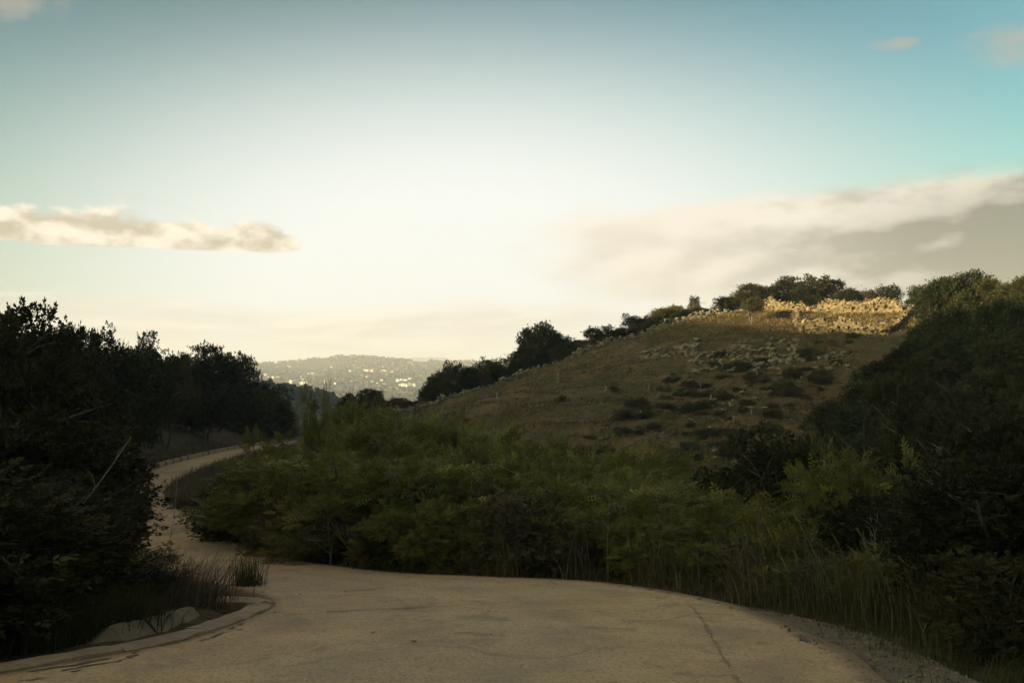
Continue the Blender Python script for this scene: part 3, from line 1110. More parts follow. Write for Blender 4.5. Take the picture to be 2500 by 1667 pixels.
def make_plant(name, seed, lobes, n_cl, per_cl, kind, size, spread, mat, trunks, bark='bark', twigs=0.35, up=0.35, tw_r=0.012):
    """trunk mesh and crown mesh around the origin. trunks: list of (x, y, radius, top x, top y, top z)"""
    rng = np.random.default_rng(seed)
    lobes = [np.array(l, float) for l in lobes]
    C, Nn = crown_points(lobes, n_cl, rng)
    n_cl = len(C)
    # leaves
    cid = np.repeat(np.arange(n_cl), per_cl)
    n = len(cid)
    off = rng.normal(size=(n, 3)) * spread * np.array([1, 1, 0.75])
    clr = rng.uniform(0.7, 1.3, n_cl)
    pos = C[cid] + off * clr[cid][:, None]
    pos[:, 2] = np.maximum(pos[:, 2], 0.03)
    d = off / (np.linalg.norm(off, axis=1)[:, None] + 1e-6) * 0.7 + Nn[cid] * 0.7 + np.array([0, 0, up]) + rng.normal(size=(n, 3)) * 0.4
    ups = Nn[cid] * 0.6 + np.array([0, 0, 0.8]) + rng.normal(size=(n, 3)) * 0.5
    ups = np.cross(d, np.cross(ups, d))
    ups = np.cross(ups, d) * 0 + ups
    sz = size * rng.uniform(0.65, 1.3, n)
    tip = np.clip((off * Nn[cid]).sum(1) / spread, -1.5, 1.5) * 0.12          # leaves turn paler towards the outside of their cluster
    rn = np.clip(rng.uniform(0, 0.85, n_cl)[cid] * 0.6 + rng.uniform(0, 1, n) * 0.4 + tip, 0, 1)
    g = Geo()
    # frame: x along d, z roughly along ups
    yax = np.cross(ups, d)
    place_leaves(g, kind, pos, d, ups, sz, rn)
    crown = g.mesh(name + '_crown', [mat])
    # limbs
    t = Geo()
    heads = []
    for (x0, y0, r0, x1, y1, z1) in trunks:
        p0, p1 = np.array([x0, y0, -0.35]), np.array([x1, y1, z1])
        s = np.linspace(0, 1, 7)[:, None]
        bend = rng.normal(size=3) * 0.07 * z1
        P = p0 + (p1 - p0) * s + bend * np.sin(s * math.pi) + rng.normal(size=(7, 3)) * 0.015 * z1
        t.tube(P, r0 * (1 - 0.62 * s[:, 0]), 7)
        heads.append(P)
    sel = rng.choice(n_cl, size=max(6, int(n_cl * twigs)), replace=False)
    for c in sel:
        hp = heads[rng.integers(len(heads))]
        st = hp[rng.integers(3, 7)]
        e = C[c] + Nn[c] * spread * 0.4
        ln = np.linalg.norm(e - st)
        s = np.linspace(0, 1, 5)[:, None]
        mid = rng.normal(size=3) * 0.10 * ln + np.array([0, 0, 0.10 * ln])
        P = st + (e - st) * s + mid * np.sin(s * math.pi)
        t.tube(P, (tw_r + 0.016 * ln) * (1 - 0.8 * s[:, 0]), 4)
    trunk = t.mesh(name + '_trunk', [bark], True)
    bb = pos.max(0)
    return dict(trunk=trunk, crown=crown, h=float(np.percentile(pos[:, 2], 99.7)), w=float(np.percentile(np.abs(pos[:, 0]), 98) * 2))


def lobeset(rng, n, W_, H_, base=0.0, r0=0.42, jag=0.0):
    L = []
    for k in range(n):
        a = rng.uniform(0, 6.28)
        rr = rng.uniform(0.1, 1) ** 0.5 * (0.5 * W_ * (1 - r0 * 0.9))
        zz = base + rng.uniform(0.18, 0.82) * (H_ - base)
        rr *= 1.0 - 0.55 * max(0, (zz - base) / (H_ - base) - 0.45)
        s = rng.uniform(0.7, 1.15) * r0
        L.append((rr * math.cos(a), rr * math.sin(a), zz, W_ * s * 0.5, W_ * s * 0.5, (H_ - base) * s * (0.5 + jag)))
    return L


PROTO = {}


def build_protos():
    # lentisk-like shrubs with paired leaflets, seen close
    for k in range(3):
        r = np.random.default_rng(400 + k)
        L = lobeset(r, 19, 4.4, 3.6, 0.05, 0.31)
        L += [(r.uniform(-1.2, 1.2), r.uniform(-1.2, 1.2), 3.3 + r.uniform(-0.3, 0.35), 0.35, 0.35, 0.5) for _ in range(5)]
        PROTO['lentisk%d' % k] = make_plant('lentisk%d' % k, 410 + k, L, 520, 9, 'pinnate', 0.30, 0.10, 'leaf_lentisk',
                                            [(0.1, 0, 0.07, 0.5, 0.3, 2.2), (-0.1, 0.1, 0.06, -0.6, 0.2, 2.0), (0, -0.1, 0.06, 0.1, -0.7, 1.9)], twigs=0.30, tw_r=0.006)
    # dark evergreen shrubs and trees at middle distance
    for k in range(4):
        r = np.random.default_rng(430 + k)
        L = lobeset(r, 11, 4.6, 4.6, 0.25, 0.44)
        PROTO['oak%d' % k] = make_plant('oak%d' % k, 440 + k, L, 620, 14, 'spray', 0.24, 0.17, 'leaf_oak',
                                        [(0, 0, 0.14, 0.3, 0.2, 2.6), (0.1, 0.1, 0.10, -0.7, -0.2, 2.3)], twigs=0.15)
    for k in range(3):
        r = np.random.default_rng(450 + k)
        L = lobeset(r, 12, 4.2, 4.0, 0.05, 0.42)
        PROTO['dark%d' % k] = make_plant('dark%d' % k, 460 + k, L, 560, 14, 'spray', 0.20, 0.16, 'leaf_dark',
                                         [(0, 0, 0.10, 0.3, 0.2, 2.2), (0.1, 0.1, 0.08, -0.7, -0.2, 2.0)], twigs=0.22)
    # open crowned trees of the left skyline: separate upright tufts on spreading limbs
    for k in range(3):
        r = np.random.default_rng(470 + k)
        L = []
        for _ in range(17):
            a, q = r.uniform(0, 6.28), r.uniform(0.2, 1) ** 0.5
            z = 4.6 - 1.7 * q ** 2 + r.uniform(-0.9, 0.35)
            s = r.uniform(0.32, 0.58)
            L.append((1.75 * q * math.cos(a), 1.75 * q * math.sin(a), z, s * 1.25, s * 1.25, s))
        L += [(r.uniform(-1, 1), r.uniform(-1, 1), r.uniform(1.0, 2.6), 0.7, 0.7, 0.6) for _ in range(7)]
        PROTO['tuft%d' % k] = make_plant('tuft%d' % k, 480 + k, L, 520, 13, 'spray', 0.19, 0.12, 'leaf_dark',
                                         [(0, 0, 0.13, 0.4, 0.1, 3.4), (0.05, 0.05, 0.10, -0.7, 0.2, 3.2), (0, 0, 0.09, 0.0, -0.7, 3.0)], twigs=0.3)
    # small olive with a clear stem
    r = np.random.default_rng(490)
    L = [(0, 0, 2.3, 0.9, 0.9, 0.55), (0.5, 0.1, 2.1, 0.6, 0.6, 0.45), (-0.5, 0, 2.2, 0.65, 0.6, 0.45), (0.1, 0.3, 2.6, 0.6, 0.6, 0.4)]
    PROTO['olive'] = make_plant('olive', 491, L, 200, 10, 'spray', 0.17, 0.13, 'leaf_olive', [(0.1, 0, 0.085, -0.15, 0, 1.9), (0.1, 0, 0.06, 0.4, 0, 1.9)], 'pale_wood', twigs=0.2)
    # golden shrub, brown shrub
    for nm, mt, sd_ in (('golden', 'leaf_golden', 494), ('brown', 'leaf_brown', 496)):
        r = np.random.default_rng(sd_)
        L = lobeset(r, 9, 3.6, 2.4, 0.02, 0.46)
        PROTO[nm] = make_plant(nm, sd_ + 1, L, 380, 12, 'spray', 0.17, 0.15, mt, [(0, 0, 0.06, 0.3, 0.2, 1.3), (0, 0, 0.05, -0.5, 0, 1.2)], twigs=0.3)
    r = np.random.default_rng(498)
    L = [(r.uniform(-1.3, 1.3), r.uniform(-1.3, 1.3), r.uniform(0.15, 0.6), 0.5, 0.5, 0.35) for _ in range(9)]
    PROTO['scrub'] = make_plant('scrub', 499, L, 130, 9, 'spray', 0.17, 0.16, 'leaf_oak', [(0, 0, 0.03, 0.3, 0.2, 0.5), (0, 0, 0.03, -0.5, 0, 0.5)], twigs=0.3)
    # thin feathery shrub with sparse leaves on long stems (near left bank, right thicket)
    for k in range(2):
        r = np.random.default_rng(500 + k)
        L = []
        for _ in range(16):
            a, q = r.uniform(0, 6.28), r.uniform(0.1, 1.3)
            L.append((q * math.cos(a), q * math.sin(a), r.uniform(0.4, 2.7), 0.34, 0.34, 0.42))
        PROTO['sparse%d' % k] = make_plant('sparse%d' % k, 510 + k, L, 330, 9, 'pinnate', 0.13, 0.12, 'leaf_dark',
                                           [(0, 0, 0.035, 0.6, 0.2, 2.3), (0.05, 0, 0.03, -0.7, 0.1, 2.2), (0, 0, 0.03, 0.1, -0.8, 2.0), (0, 0.1, 0.03, -0.1, 0.8, 2.1)], twigs=0.6, tw_r=0.004)
    # cypress column
    L = [(0, 0, 1.0, 0.5, 0.5, 0.9), (0, 0, 2.6, 0.62, 0.62, 1.3), (0, 0, 4.6, 0.5, 0.5, 1.5), (0, 0, 6.3, 0.3, 0.3, 1.2)]
    PROTO['cypress'] = make_plant('cypress', 520, L, 180, 9, 'spray', 0.5, 0.22, 'leaf_dark', [(0, 0, 0.14, 0, 0, 5.5)], twigs=0.05)


build_protos()


def bare_mesh(name, seed, h, w, n_br, mat='pale_wood', r0=0.03, fine=3):
    rng = np.random.default_rng(seed)
    t, b = Geo(), Geo()
    P = np.array([[0, 0, -0.2], [0.02, 0, h * 0.18], [0.06 * w, 0.02, h * 0.42]])
    t.tube(P, [r0, r0 * 0.85, r0 * 0.7], 6)
    def branch(st, d, ln, r, lev):
        s = np.linspace(0, 1, 5)[:, None]
        bend = rng.normal(size=3) * 0.16 * ln
        Q = st + d * ln * s + bend * np.sin(s * 2.4) + np.array([0, 0, 0.12 * ln]) * s ** 2
        b.tube(Q, np.maximum(r * (1 - 0.7 * s[:, 0]), 0.0022), 4)
        if lev > 0:
            for _ in range(rng.integers(3, 5)):
                k = rng.integers(1, 5)
                nd = d + rng.normal(size=3) * 0.65
                nd /= np.linalg.norm(nd)
                branch(Q[k], nd, ln * rng.uniform(0.4, 0.65), r * 0.55, lev - 1)
    for _ in range(n_br):
        a = rng.uniform(0, 6.28)
        d = np.array([math.cos(a) * w / h, math.sin(a) * w / h, rng.uniform(0.35, 1.0)])
        d /= np.linalg.norm(d)
        st = P[1] + (P[2] - P[1]) * rng.uniform(0, 1)
        branch(st, d, h * rng.uniform(0.35, 0.6), r0 * 0.55, fine - 1)
    return t.mesh(name + '_trunk', [mat], True), b.mesh(name + '_branches', [mat], True)


BARE = {'twiggy': bare_mesh('twiggy', 530, 1.7, 1.5, 7, 'pale_wood', 0.03), 'darkbare': bare_mesh('darkbare', 533, 2.2, 1.6, 6, 'bark', 0.06),
        'fan': bare_mesh('fan', 536, 2.6, 1.8, 8, 'pale_wood', 0.05)}
NPLANT = [0]


def plant(proto, x, y, top, label, name, cat, group=None, wide=None, sink=0.1, rz=None, zbase=None, maxs=2.2):
    """put a plant on the ground at (x, y) so that its top stands at height top; wide = width in metres"""
    NPLANT[0] += 1
    zb = (h1(x, y) if zbase is None else zbase) - sink
    p = PROTO[proto]
    s = min(max((top - zb) / p['h'], 0.12), maxs)
    sx = s if wide is None else wide / p['w']
    root = obj(name, None, None, (x, y, zb), rz if rz is not None else (NPLANT[0] * 2.399) % 6.283, (sx, sx, s))
    obj('trunk', p['trunk'], root)
    obj('crown', p['crown'], root)
    tag(root, label, cat, group)
    return root


def bare(kind, x, y, h, label, name, cat, href, group=None, rz=0.0):
    root = obj(name, None, None, (x, y, h1(x, y) - 0.03), rz, (h / href,) * 3)
    obj('trunk', BARE[kind][0], root)
    obj('branch_fan', BARE[kind][1], root)
    tag(root, label, cat, group)
    return root


ORD = ['first', 'second', 'third', 'fourth', 'fifth', 'sixth', 'seventh', 'eighth', 'ninth', 'tenth', 'eleventh', 'twelfth', 'thirteenth', 'fourteenth', 'fifteenth', 'sixteenth', 'seventeenth', 'eighteenth', 'nineteenth', 'twentieth']

# --- left skyline trees: (column, top row, distance, width px, proto, label)
SKY_L = [
    (-6, 308, 17, 46, 'tuft0', 'tall dark tree at the very left edge of the picture, topmost of the skyline'),
    (34, 322, 30, 52, 'tuft1', 'dark feathery tree next to the tallest one at the left edge'),
    (62, 340, 36, 34, 'tuft2', 'dark fine-leaved tree sloping down beside the feathery one on the left skyline'),
    (88, 334, 48, 28, 'tuft0', 'narrow dark tree standing up alone on the left skyline'),
    (117, 337, 56, 42, 'tuft2', 'bushy dark tree on the left skyline before the gap with far hills'),
    (132, 352, 60, 26, 'oak1', 'small dark tree at the edge of the skyline gap'),
    (163, 352, 72, 30, 'tuft1', 'low dark tree just past the skyline gap'),
    (190, 350, 82, 30, 'tuft2', 'dark tree leaning against the jagged-topped one'),
    (206, 347, 84, 40, 'tuft0', 'jagged-topped dark tree, tallest of the far group on the left slope'),
    (242, 355, 100, 34, 'tuft1', 'airy round-crowned tree on a thin stem, last on the left skyline'),
    (226, 372, 96, 26, 'oak2', 'low dark bush filling the dip before the airy round tree'),
    (268, 388, 101, 46, 'oak0', 'rounded dark tree at the end of the left slope above the road'),
    (252, 392, 97, 40, 'oak3', 'dense dark tree tucked behind the road at the slope end'),
    (284, 404, 106, 22, 'dark1', 'small dark bush at the outer tip of the left slope'),
]
for px, py, d, wpx, pr, lab in SKY_L:
    plant(pr, at(px, d), d, ztop(py, d), lab, 'slope_tree', 'tree', 'trees along the left skyline', wide=max(wpx / F * d * 1.05, 0.62 * (ztop(py, d) - h1(at(px, d), d))))

# --- thicket covering the left slope
rng = np.random.default_rng(21)
LTH = []
for d in (21, 25, 30, 36, 43, 51, 60, 70, 81, 92):
    step = 34 if d < 40 else 26
    for px in np.arange(-20, 290, step):
        pxj = px + rng.uniform(-9, 9)
        dj = d * rng.uniform(0.95, 1.05)
        x = at(pxj, dj)
        ii, t, dd = road_lateral(np.array([x]), np.array([dj]))
        if t[0] >= 0 or dd[0] < 2.3:
            continue
        LTH.append((x, dj, pxj))
for x, d, px in LTH:
    zb = h1(x, d)
    # keep below the skyline
    sky = np.interp(px, [0, 40, 70, 90, 117, 135, 150, 165, 205, 225, 242, 270, 290], [330, 335, 360, 362, 362, 372, 376, 374, 374, 388, 392, 402, 424])
    hmax = ztop(sky, d) - zb
    hh = min(rng.uniform(1.5, 3.4), hmax)
    if hh < 0.5:
        continue
    near = d < 32
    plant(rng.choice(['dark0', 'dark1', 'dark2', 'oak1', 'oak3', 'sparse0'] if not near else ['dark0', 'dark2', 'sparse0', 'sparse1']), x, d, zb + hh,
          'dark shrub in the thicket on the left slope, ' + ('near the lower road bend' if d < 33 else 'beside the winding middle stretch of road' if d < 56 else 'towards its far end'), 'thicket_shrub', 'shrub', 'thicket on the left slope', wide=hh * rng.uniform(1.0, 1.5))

# --- near left bank above the gutter
NEAR_L = [
    (84, 480, 14.6, 1.6, 'sparse0', 'leafy green shrub with bright tips next to the road on the left bank'),
    (60, 500, 12.8, 1.8, 'dark1', 'dark shrub behind the gutter, below the leaning dead stick'),
    (30, 492, 12.5, 2.0, 'dark0', 'dark shrub on the left bank straight above the gutter slab'),
    (-12, 478, 12.0, 2.2, 'sparse1', 'tall loose shrub at the left edge above the gutter'),
    (15, 420, 15.5, 3.0, 'dark2', 'big shadowed shrub under the feathery skyline trees on the left'),
    (-45, 545, 9.4, 1.5, 'dark0', 'low black-green shrub in the bottom left corner'),
    (100, 515, 14.0, 1.1, 'sparse1', 'thin shrub beside the grey road on the left bank'),
    (62, 440, 18.0, 2.6, 'dark1', 'dark rounded shrub higher on the bank behind the dead stick'),
    (160, 562, 13.8, 0.8, 'sparse0', 'small shrub at the end of the gutter next to the dry tuft'),
    (28, 560, 10.6, 1.3, 'dark2', 'low dark shrub spilling towards the gutter slab'),
    (78, 556, 11.9, 1.3, 'dark1', 'low shrub over the joint of the gutter slabs'),
    (138, 548, 12.9, 1.0, 'sparse1', 'wispy low shrub just behind the end of the slanting slab'),
    (-60, 450, 10.0, 3.0, 'dark0', 'tall dark shrub cut by the left frame edge'),
    (100, 468, 18.5, 1.6, 'sparse0', 'slender shrub by the road where it reappears below the slope'),
]
for px, py, d, wd, pr, lab in NEAR_L:
    plant(pr, at(px, d), d, ztop(py, d), lab, 'bank_shrub', 'shrub', 'shrubs on the near left bank', wide=wd)

# --- centre: bright green shrubs filling the gully outside the bend
CEN = [
    # front rank along the road edge
    (228, 474, 30, 2.0, 'dark0', 'rounded dark shrub between the two visible stretches of road'),
    (258, 458, 40, 2.2, 'dark1', 'dark shrub top against the far stretch of road'),
    (266, 478, 27, 2.6, 'dark2', 'dark shrub behind the bare grey twigs'),
    (300, 462, 25, 3.4, 'lentisk0', 'dark green shrub above the left bend of the road'),
    (345, 452, 23.5, 3.8, 'lentisk1', 'large green shrub in the left part of the central thicket'),
    (402, 462, 21.0, 3.6, 'lentisk2', 'green shrub reaching the far road edge, left of centre'),
    (455, 466, 21.5, 3.8, 'lentisk0', 'broad green shrub at the middle of the far road edge'),
    (512, 484, 20.0, 3.4, 'lentisk1', 'green shrub with a bare grey branch across its top'),
    (566, 476, 20.5, 3.6, 'lentisk2', 'yellow-green shrub right of the picture centre by the road'),
    (622, 490, 19.6, 3.4, 'lentisk0', 'yellow-green shrub behind the tall dry grass'),
    (676, 502, 19.4, 3.2, 'lentisk1', 'bright-tipped shrub below the bare hill foot'),
    (728, 514, 18.6, 3.2, 'lentisk2', 'green shrub in front of the dark hollow'),
    (785, 482, 18.0, 3.0, 'lentisk0', 'shrub with two bright leafy tops beside the dark hollow'),
    (835, 500, 16.6, 2.8, 'lentisk1', 'shaded green shrub at the right end of the central thicket'),
    # second rank
    (285, 438, 38, 3.0, 'lentisk1', 'green shrub behind the others at the left end of the gully'),
    (313, 400, 33, 1.1, 'lentisk2', 'tall leafy shrub rising over the misty valley'),
    (374, 413, 36, 3.2, 'lentisk0', 'green shrub in front of the brown hedge'),
    (395, 414, 38, 4.2, 'lentisk1', 'green shrub below the dark bush of the field edge'),
    (440, 424, 39, 4.2, 'lentisk2', 'green shrub with one upright spray against the field'),
    (486, 434, 38, 4.2, 'lentisk0', 'green shrub at the lower left corner of the pasture'),
    (532, 446, 37, 4.2, 'lentisk1', 'green shrub against the foot of the pasture'),
    (578, 446, 36, 4.0, 'lentisk2', 'yellow-tipped shrub against the brown foot of the hill'),
    (622, 454, 34, 4.0, 'lentisk0', 'green shrub before the stony foot of the hill'),
    (664, 472, 31, 3.6, 'lentisk1', 'green shrub left of the dark hill-foot bush'),
    (700, 482, 29, 3.2, 'lentisk2', 'green shrub just below the bare brown ground'),
    # third rank filling between
    (332, 434, 29, 2.6, 'lentisk0', 'deep green shrub in the middle of the left thicket'),
    (380, 432, 28, 3.8, 'lentisk2', 'deep green shrub between the two ranks, left of centre'),
    (428, 430, 29, 3.8, 'lentisk1', 'deep green shrub between the two ranks near the centre'),
    (476, 452, 28, 3.8, 'lentisk0', 'deep green shrub in the middle of the gully thicket'),
    (524, 462, 27, 3.6, 'lentisk2', 'deep green shrub above the bare grey branch'),
    (572, 464, 27, 3.6, 'lentisk1', 'mid-green shrub right of the bare grey branch'),
    (616, 472, 26, 3.6, 'lentisk2', 'mid-green shrub over the dry grass clump'),
    (660, 488, 25, 3.4, 'lentisk0', 'mid-green shrub left of the dark hollow'),
    (756, 496, 23, 3.0, 'dark0', 'dark shrub inside the shaded hollow'),
]
for px, py, d, wd, pr, lab in CEN:
    plant(pr, at(px, d), d, ztop(py, d), lab, 'gully_shrub', 'shrub', 'green shrubs in the gully beyond the bend', wide=wd * 1.12, maxs=1.8)
# undergrowth shrubs low at the outer road edge
rng = np.random.default_rng(33)
for k, (px, d) in enumerate([(258, 26.5), (300, 22.6), (335, 21.0), (372, 19.4), (420, 18.8), (470, 18.6), (520, 18.2), (565, 18.2), (610, 18.0), (655, 17.4), (700, 16.8), (745, 16.0), (790, 15.2), (840, 14.0), (890, 13.2)]):
    x = at(px, d)
    hh = rng.uniform(0.9, 1.6)
    plant(['lentisk0', 'brown', 'lentisk1', 'sparse0', 'lentisk2'][k % 5], x, d, h1(x, d) + hh, 'low undergrowth shrub, %s from the left along the outer road edge' % ORD[k], 'edge_shrub', 'shrub', 'low shrubs along the outer road edge', wide=hh * 1.7)

# --- right: wooded slope
SKY_R = [
    (1024, 277, 84, 62, 'oak0', 'dark tree at the right edge, on the skyline'),
    (996, 281, 88, 50, 'oak2', 'dark tree beside the rightmost skyline tree'),
    (966, 273, 90, 56, 'oak1', 'tallest rounded tree of the right skyline'),
    (936, 281, 92, 44, 'oak3', 'dark tree standing at the corner of the upper stone wall'),
    (918, 286, 106, 24, 'oak0', 'small dark tree behind the right end of the upper wall'),
    (950, 306, 78, 56, 'oak2', 'sunlit olive-green tree right of the stone terrace'),
    (990, 302, 74, 62, 'oak3', 'sun-touched broad tree below the right skyline'),
    (1030, 300, 68, 60, 'oak1', 'shaded tree at the right edge below the skyline'),
    (925, 322, 80, 38, 'oak0', 'bush at the lower corner of the stone terrace'),
    (962, 332, 70, 62, 'oak1', 'dark green tree under the sunlit ones on the right'),
    (908, 338, 76, 40, 'oak2', 'dark bush at the edge of the pasture below the terrace'),
    (1010, 330, 60, 70, 'oak0', 'large shaded tree near the right edge'),
]
for px, py, d, wpx, pr, lab in SKY_R:
    plant(pr, at(px, d), d, ztop(py, d), lab, 'hillside_tree', 'tree', 'trees of the right skyline', wide=wpx / F * d * 0.9)
EDGE_Y = [330, 352, 372, 395, 420, 440, 462, 478]
EDGE_X = [905, 886, 866, 848, 825, 796, 752, 716]
rng = np.random.default_rng(41)
cnt = 0
for d in (72, 64, 56, 49, 42, 36, 31, 26.5, 22.5):
    step = 30 if d > 45 else 40
    for px in np.arange(716, 1075, step):
        pxj, dj = px + rng.uniform(-9, 9), d * rng.uniform(0.95, 1.05)
        x = at(pxj, dj)
        zb = h1(x, dj)
        py_b = HOR - zb / dj * F
        # top of the mass at this column
        edge = np.interp(pxj, EDGE_X[::-1], EDGE_Y[::-1])
        if pxj > 905:
            edge = np.interp(pxj, [905, 1024], [338, 318]) + (72 - d) * 1.6
        hh = rng.uniform(2.4, 4.2)
        top = min(zb + hh, ztop(edge, dj))
        if top - zb < 0.9:
            continue
        wd = min(top - zb, 3.4) * rng.uniform(1.0, 1.35)
        # keep the left flank of the mass on the wood's outline
        if (pxj - 0.5 * wd / dj * F) < np.interp(HOR - (zb + (top - zb) * 0.5) / dj * F, EDGE_Y, EDGE_X) - 12:
            wd *= 0.75
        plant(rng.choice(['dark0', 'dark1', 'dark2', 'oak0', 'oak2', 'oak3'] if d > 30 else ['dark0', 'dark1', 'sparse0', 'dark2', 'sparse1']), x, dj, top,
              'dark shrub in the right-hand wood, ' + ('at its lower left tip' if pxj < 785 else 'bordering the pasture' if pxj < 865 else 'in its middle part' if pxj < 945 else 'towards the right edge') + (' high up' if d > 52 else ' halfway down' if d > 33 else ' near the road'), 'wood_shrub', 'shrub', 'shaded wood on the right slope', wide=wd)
        cnt += 1
NEAR_R = [
    (880, 432, 20, 2.8, 'sparse0', 'loose leafy shrub with pale twigs in front of the right wood'),
    (930, 372, 24, 3.2, 'sparse1', 'tall sparse tree with catching leaves before the right wood'),
    (975, 400, 19, 3.0, 'sparse0', 'twiggy tall shrub left of the right frame edge'),
    (1020, 420, 15, 3.0, 'dark1', 'dark tall shrub at the right frame edge'),
    (900, 500, 15.5, 2.4, 'dark2', 'dark shrub behind the slanting dry stalks'),
    (950, 505, 13.6, 2.4, 'sparse1', 'loose dark shrub over the gravel shoulder'),
    (1000, 500, 12.2, 2.4, 'dark0', 'dark shrub in the lower right corner'),
    (1045, 470, 11.0, 2.6, 'dark1', 'black-green shrub cut by the right frame edge'),
    (860, 458, 17.5, 2.4, 'lentisk2', 'shrub with dim bright tips left of the slanting stalks'),
    (1024, 560, 9.5, 1.6, 'dark2', 'low shrub beside the gravel at the bottom right'),
]
for px, py, d, wd, pr, lab in NEAR_R:
    plant(pr, at(px, d), d, ztop(py, d), lab, 'verge_shrub', 'shrub', 'shrubs beyond the gravel shoulder', wide=wd)

# --- unseen trees beside the lane, added to shade the road sides
for k, (x, y, hh, pr) in enumerate([(-9.9, 4.5, 3.0, 'dark0'), (7.4, 5.5, 4.2, 'dark1'), (8.2, 1.5, 5.0, 'oak2'), (7.6, -3, 5.2, 'oak3'), (7.8, -9, 5.0, 'dark0')]):
    plant(pr, x, y, h1(x, y) + hh, 'unseen tree added beside the lane to shade the road sides', 'added_shade_tree', 'tree', 'unseen trees added to shade the lane', wide=hh * 0.95)

# --- ridge of the pasture: bushes and trees along the dry stone wall
RIDGE = [
    (347, 394, 104, 22, 'dark0', 'dark round bush at the left end of the brown field hedge'),
    (371, 389, 107, 24, 'oak1', 'dark bush rising in the middle of the brown field hedge'),
    (434, 374, 114, 24, 'oak2', 'dark bush at the lower end of the ridge wall'),
    (452, 362, 118, 20, 'tuft1', 'thin pointed tree at the lower end of the ridge'),
    (446, 372, 117, 30, 'dark2', 'dark rounded bush beside the thin pointed tree on the ridge'),
    (478, 368, 120, 36, 'oak3', 'olive-brown bush behind the low ridge wall'),
    (500, 358, 121, 40, 'oak0', 'broad dark bush before the tall ridge tree'),
    (537, 325, 122, 40, 'oak1', 'tall round dark tree, highest on the lower ridge'),
    (532, 348, 120, 36, 'oak3', 'dense bush under the tall round ridge tree'),
    (560, 334, 122, 34, 'oak2', 'dark flat-topped tree right of the tall round one'),
    (582, 340, 121, 28, 'dark1', 'dark bush behind the middle of the ridge wall'),
    (600, 326, 123, 28, 'oak0', 'rounded dark bush halfway up the ridge'),
    (614, 330, 122, 24, 'oak3', 'small dark bush before the spiky shrub on the ridge'),
    (636, 314, 122, 30, 'tuft2', 'dark spiky shrub on the ridge below the golden bushes'),
    (662, 308, 123, 34, 'golden', 'golden sunlit bush on the ridge'),
    (676, 305, 125, 22, 'golden', 'small golden bush to the right of the larger one on the ridge'),
    (694, 296, 126, 10, 'tuft1', 'small dark tree top poking above the yellow twigs'),
    (700, 308, 124, 30, 'oak2', 'dark bush below the yellow twigs on the ridge'),
    (724, 297, 125, 18, 'dark2', 'pointed dark bush left of the hilltop trees'),
    (733, 297, 126, 18, 'oak1', 'small rounded bush touching the hilltop trees'),
    (754, 284, 124, 34, 'oak3', 'leftmost of the hilltop trees, lit olive green'),
    (768, 287, 127, 32, 'oak0', 'dark low-crowned hilltop tree, second from the left'),
    (792, 277, 127, 34, 'tuft0', 'tall airy hilltop tree in the middle of the group'),
    (820, 274, 126, 38, 'tuft2', 'tallest hilltop tree with a ragged pointed crown'),
    (806, 286, 124, 30, 'oak2', 'brownish bush between the two tall hilltop trees'),
    (846, 289, 118, 28, 'oak1', 'small green tree growing over the upper stone wall'),
    (872, 289, 122, 22, 'brown', 'low brown bush on the sky behind the upper wall'),
    (890, 285, 122, 20, 'oak0', 'small dark bush on the sky right of the brown one'),
]
for px, py, d, wpx, pr, lab in RIDGE:
    plant(pr, at(px, d), d, ztop(py, d), lab, 'ridge_tree', 'tree', 'trees and bushes along the ridge', wide=wpx / F * d * 1.08)
r_ = np.random.default_rng(77)
for k in range(30):
    px = 428 + k * 9.6 + r_.uniform(-2, 2)
    top = np.interp(px, [428, 470, 520, 560, 600, 640, 690, 715], [383, 371, 362, 349, 336, 324, 311, 306]) + r_.uniform(-3, 5)
    d = np.interp(px, [428, 536, 650, 720], [107, 115, 119, 120]) + r_.uniform(0, 2.5)
    plant(r_.choice(['oak0', 'dark1', 'oak3', 'dark2', 'brown', 'oak2']), at(px, d), d, ztop(top, d), 'low dark scrub bush of the ridge hedge behind the wall, ' + ('lower' if k < 10 else 'middle' if k < 20 else 'upper') + ' stretch', 'hedge_bush', 'bush', 'scrub hedge along the ridge wall', wide=r_.uniform(1.4, 2.6), maxs=1.5)
x, d = at(753, 108), 108
plant('olive', x, d, ztop(298, d), 'small olive tree with pale forked stem before the ridge wall', 'olive_tree', 'tree', wide=2.6)
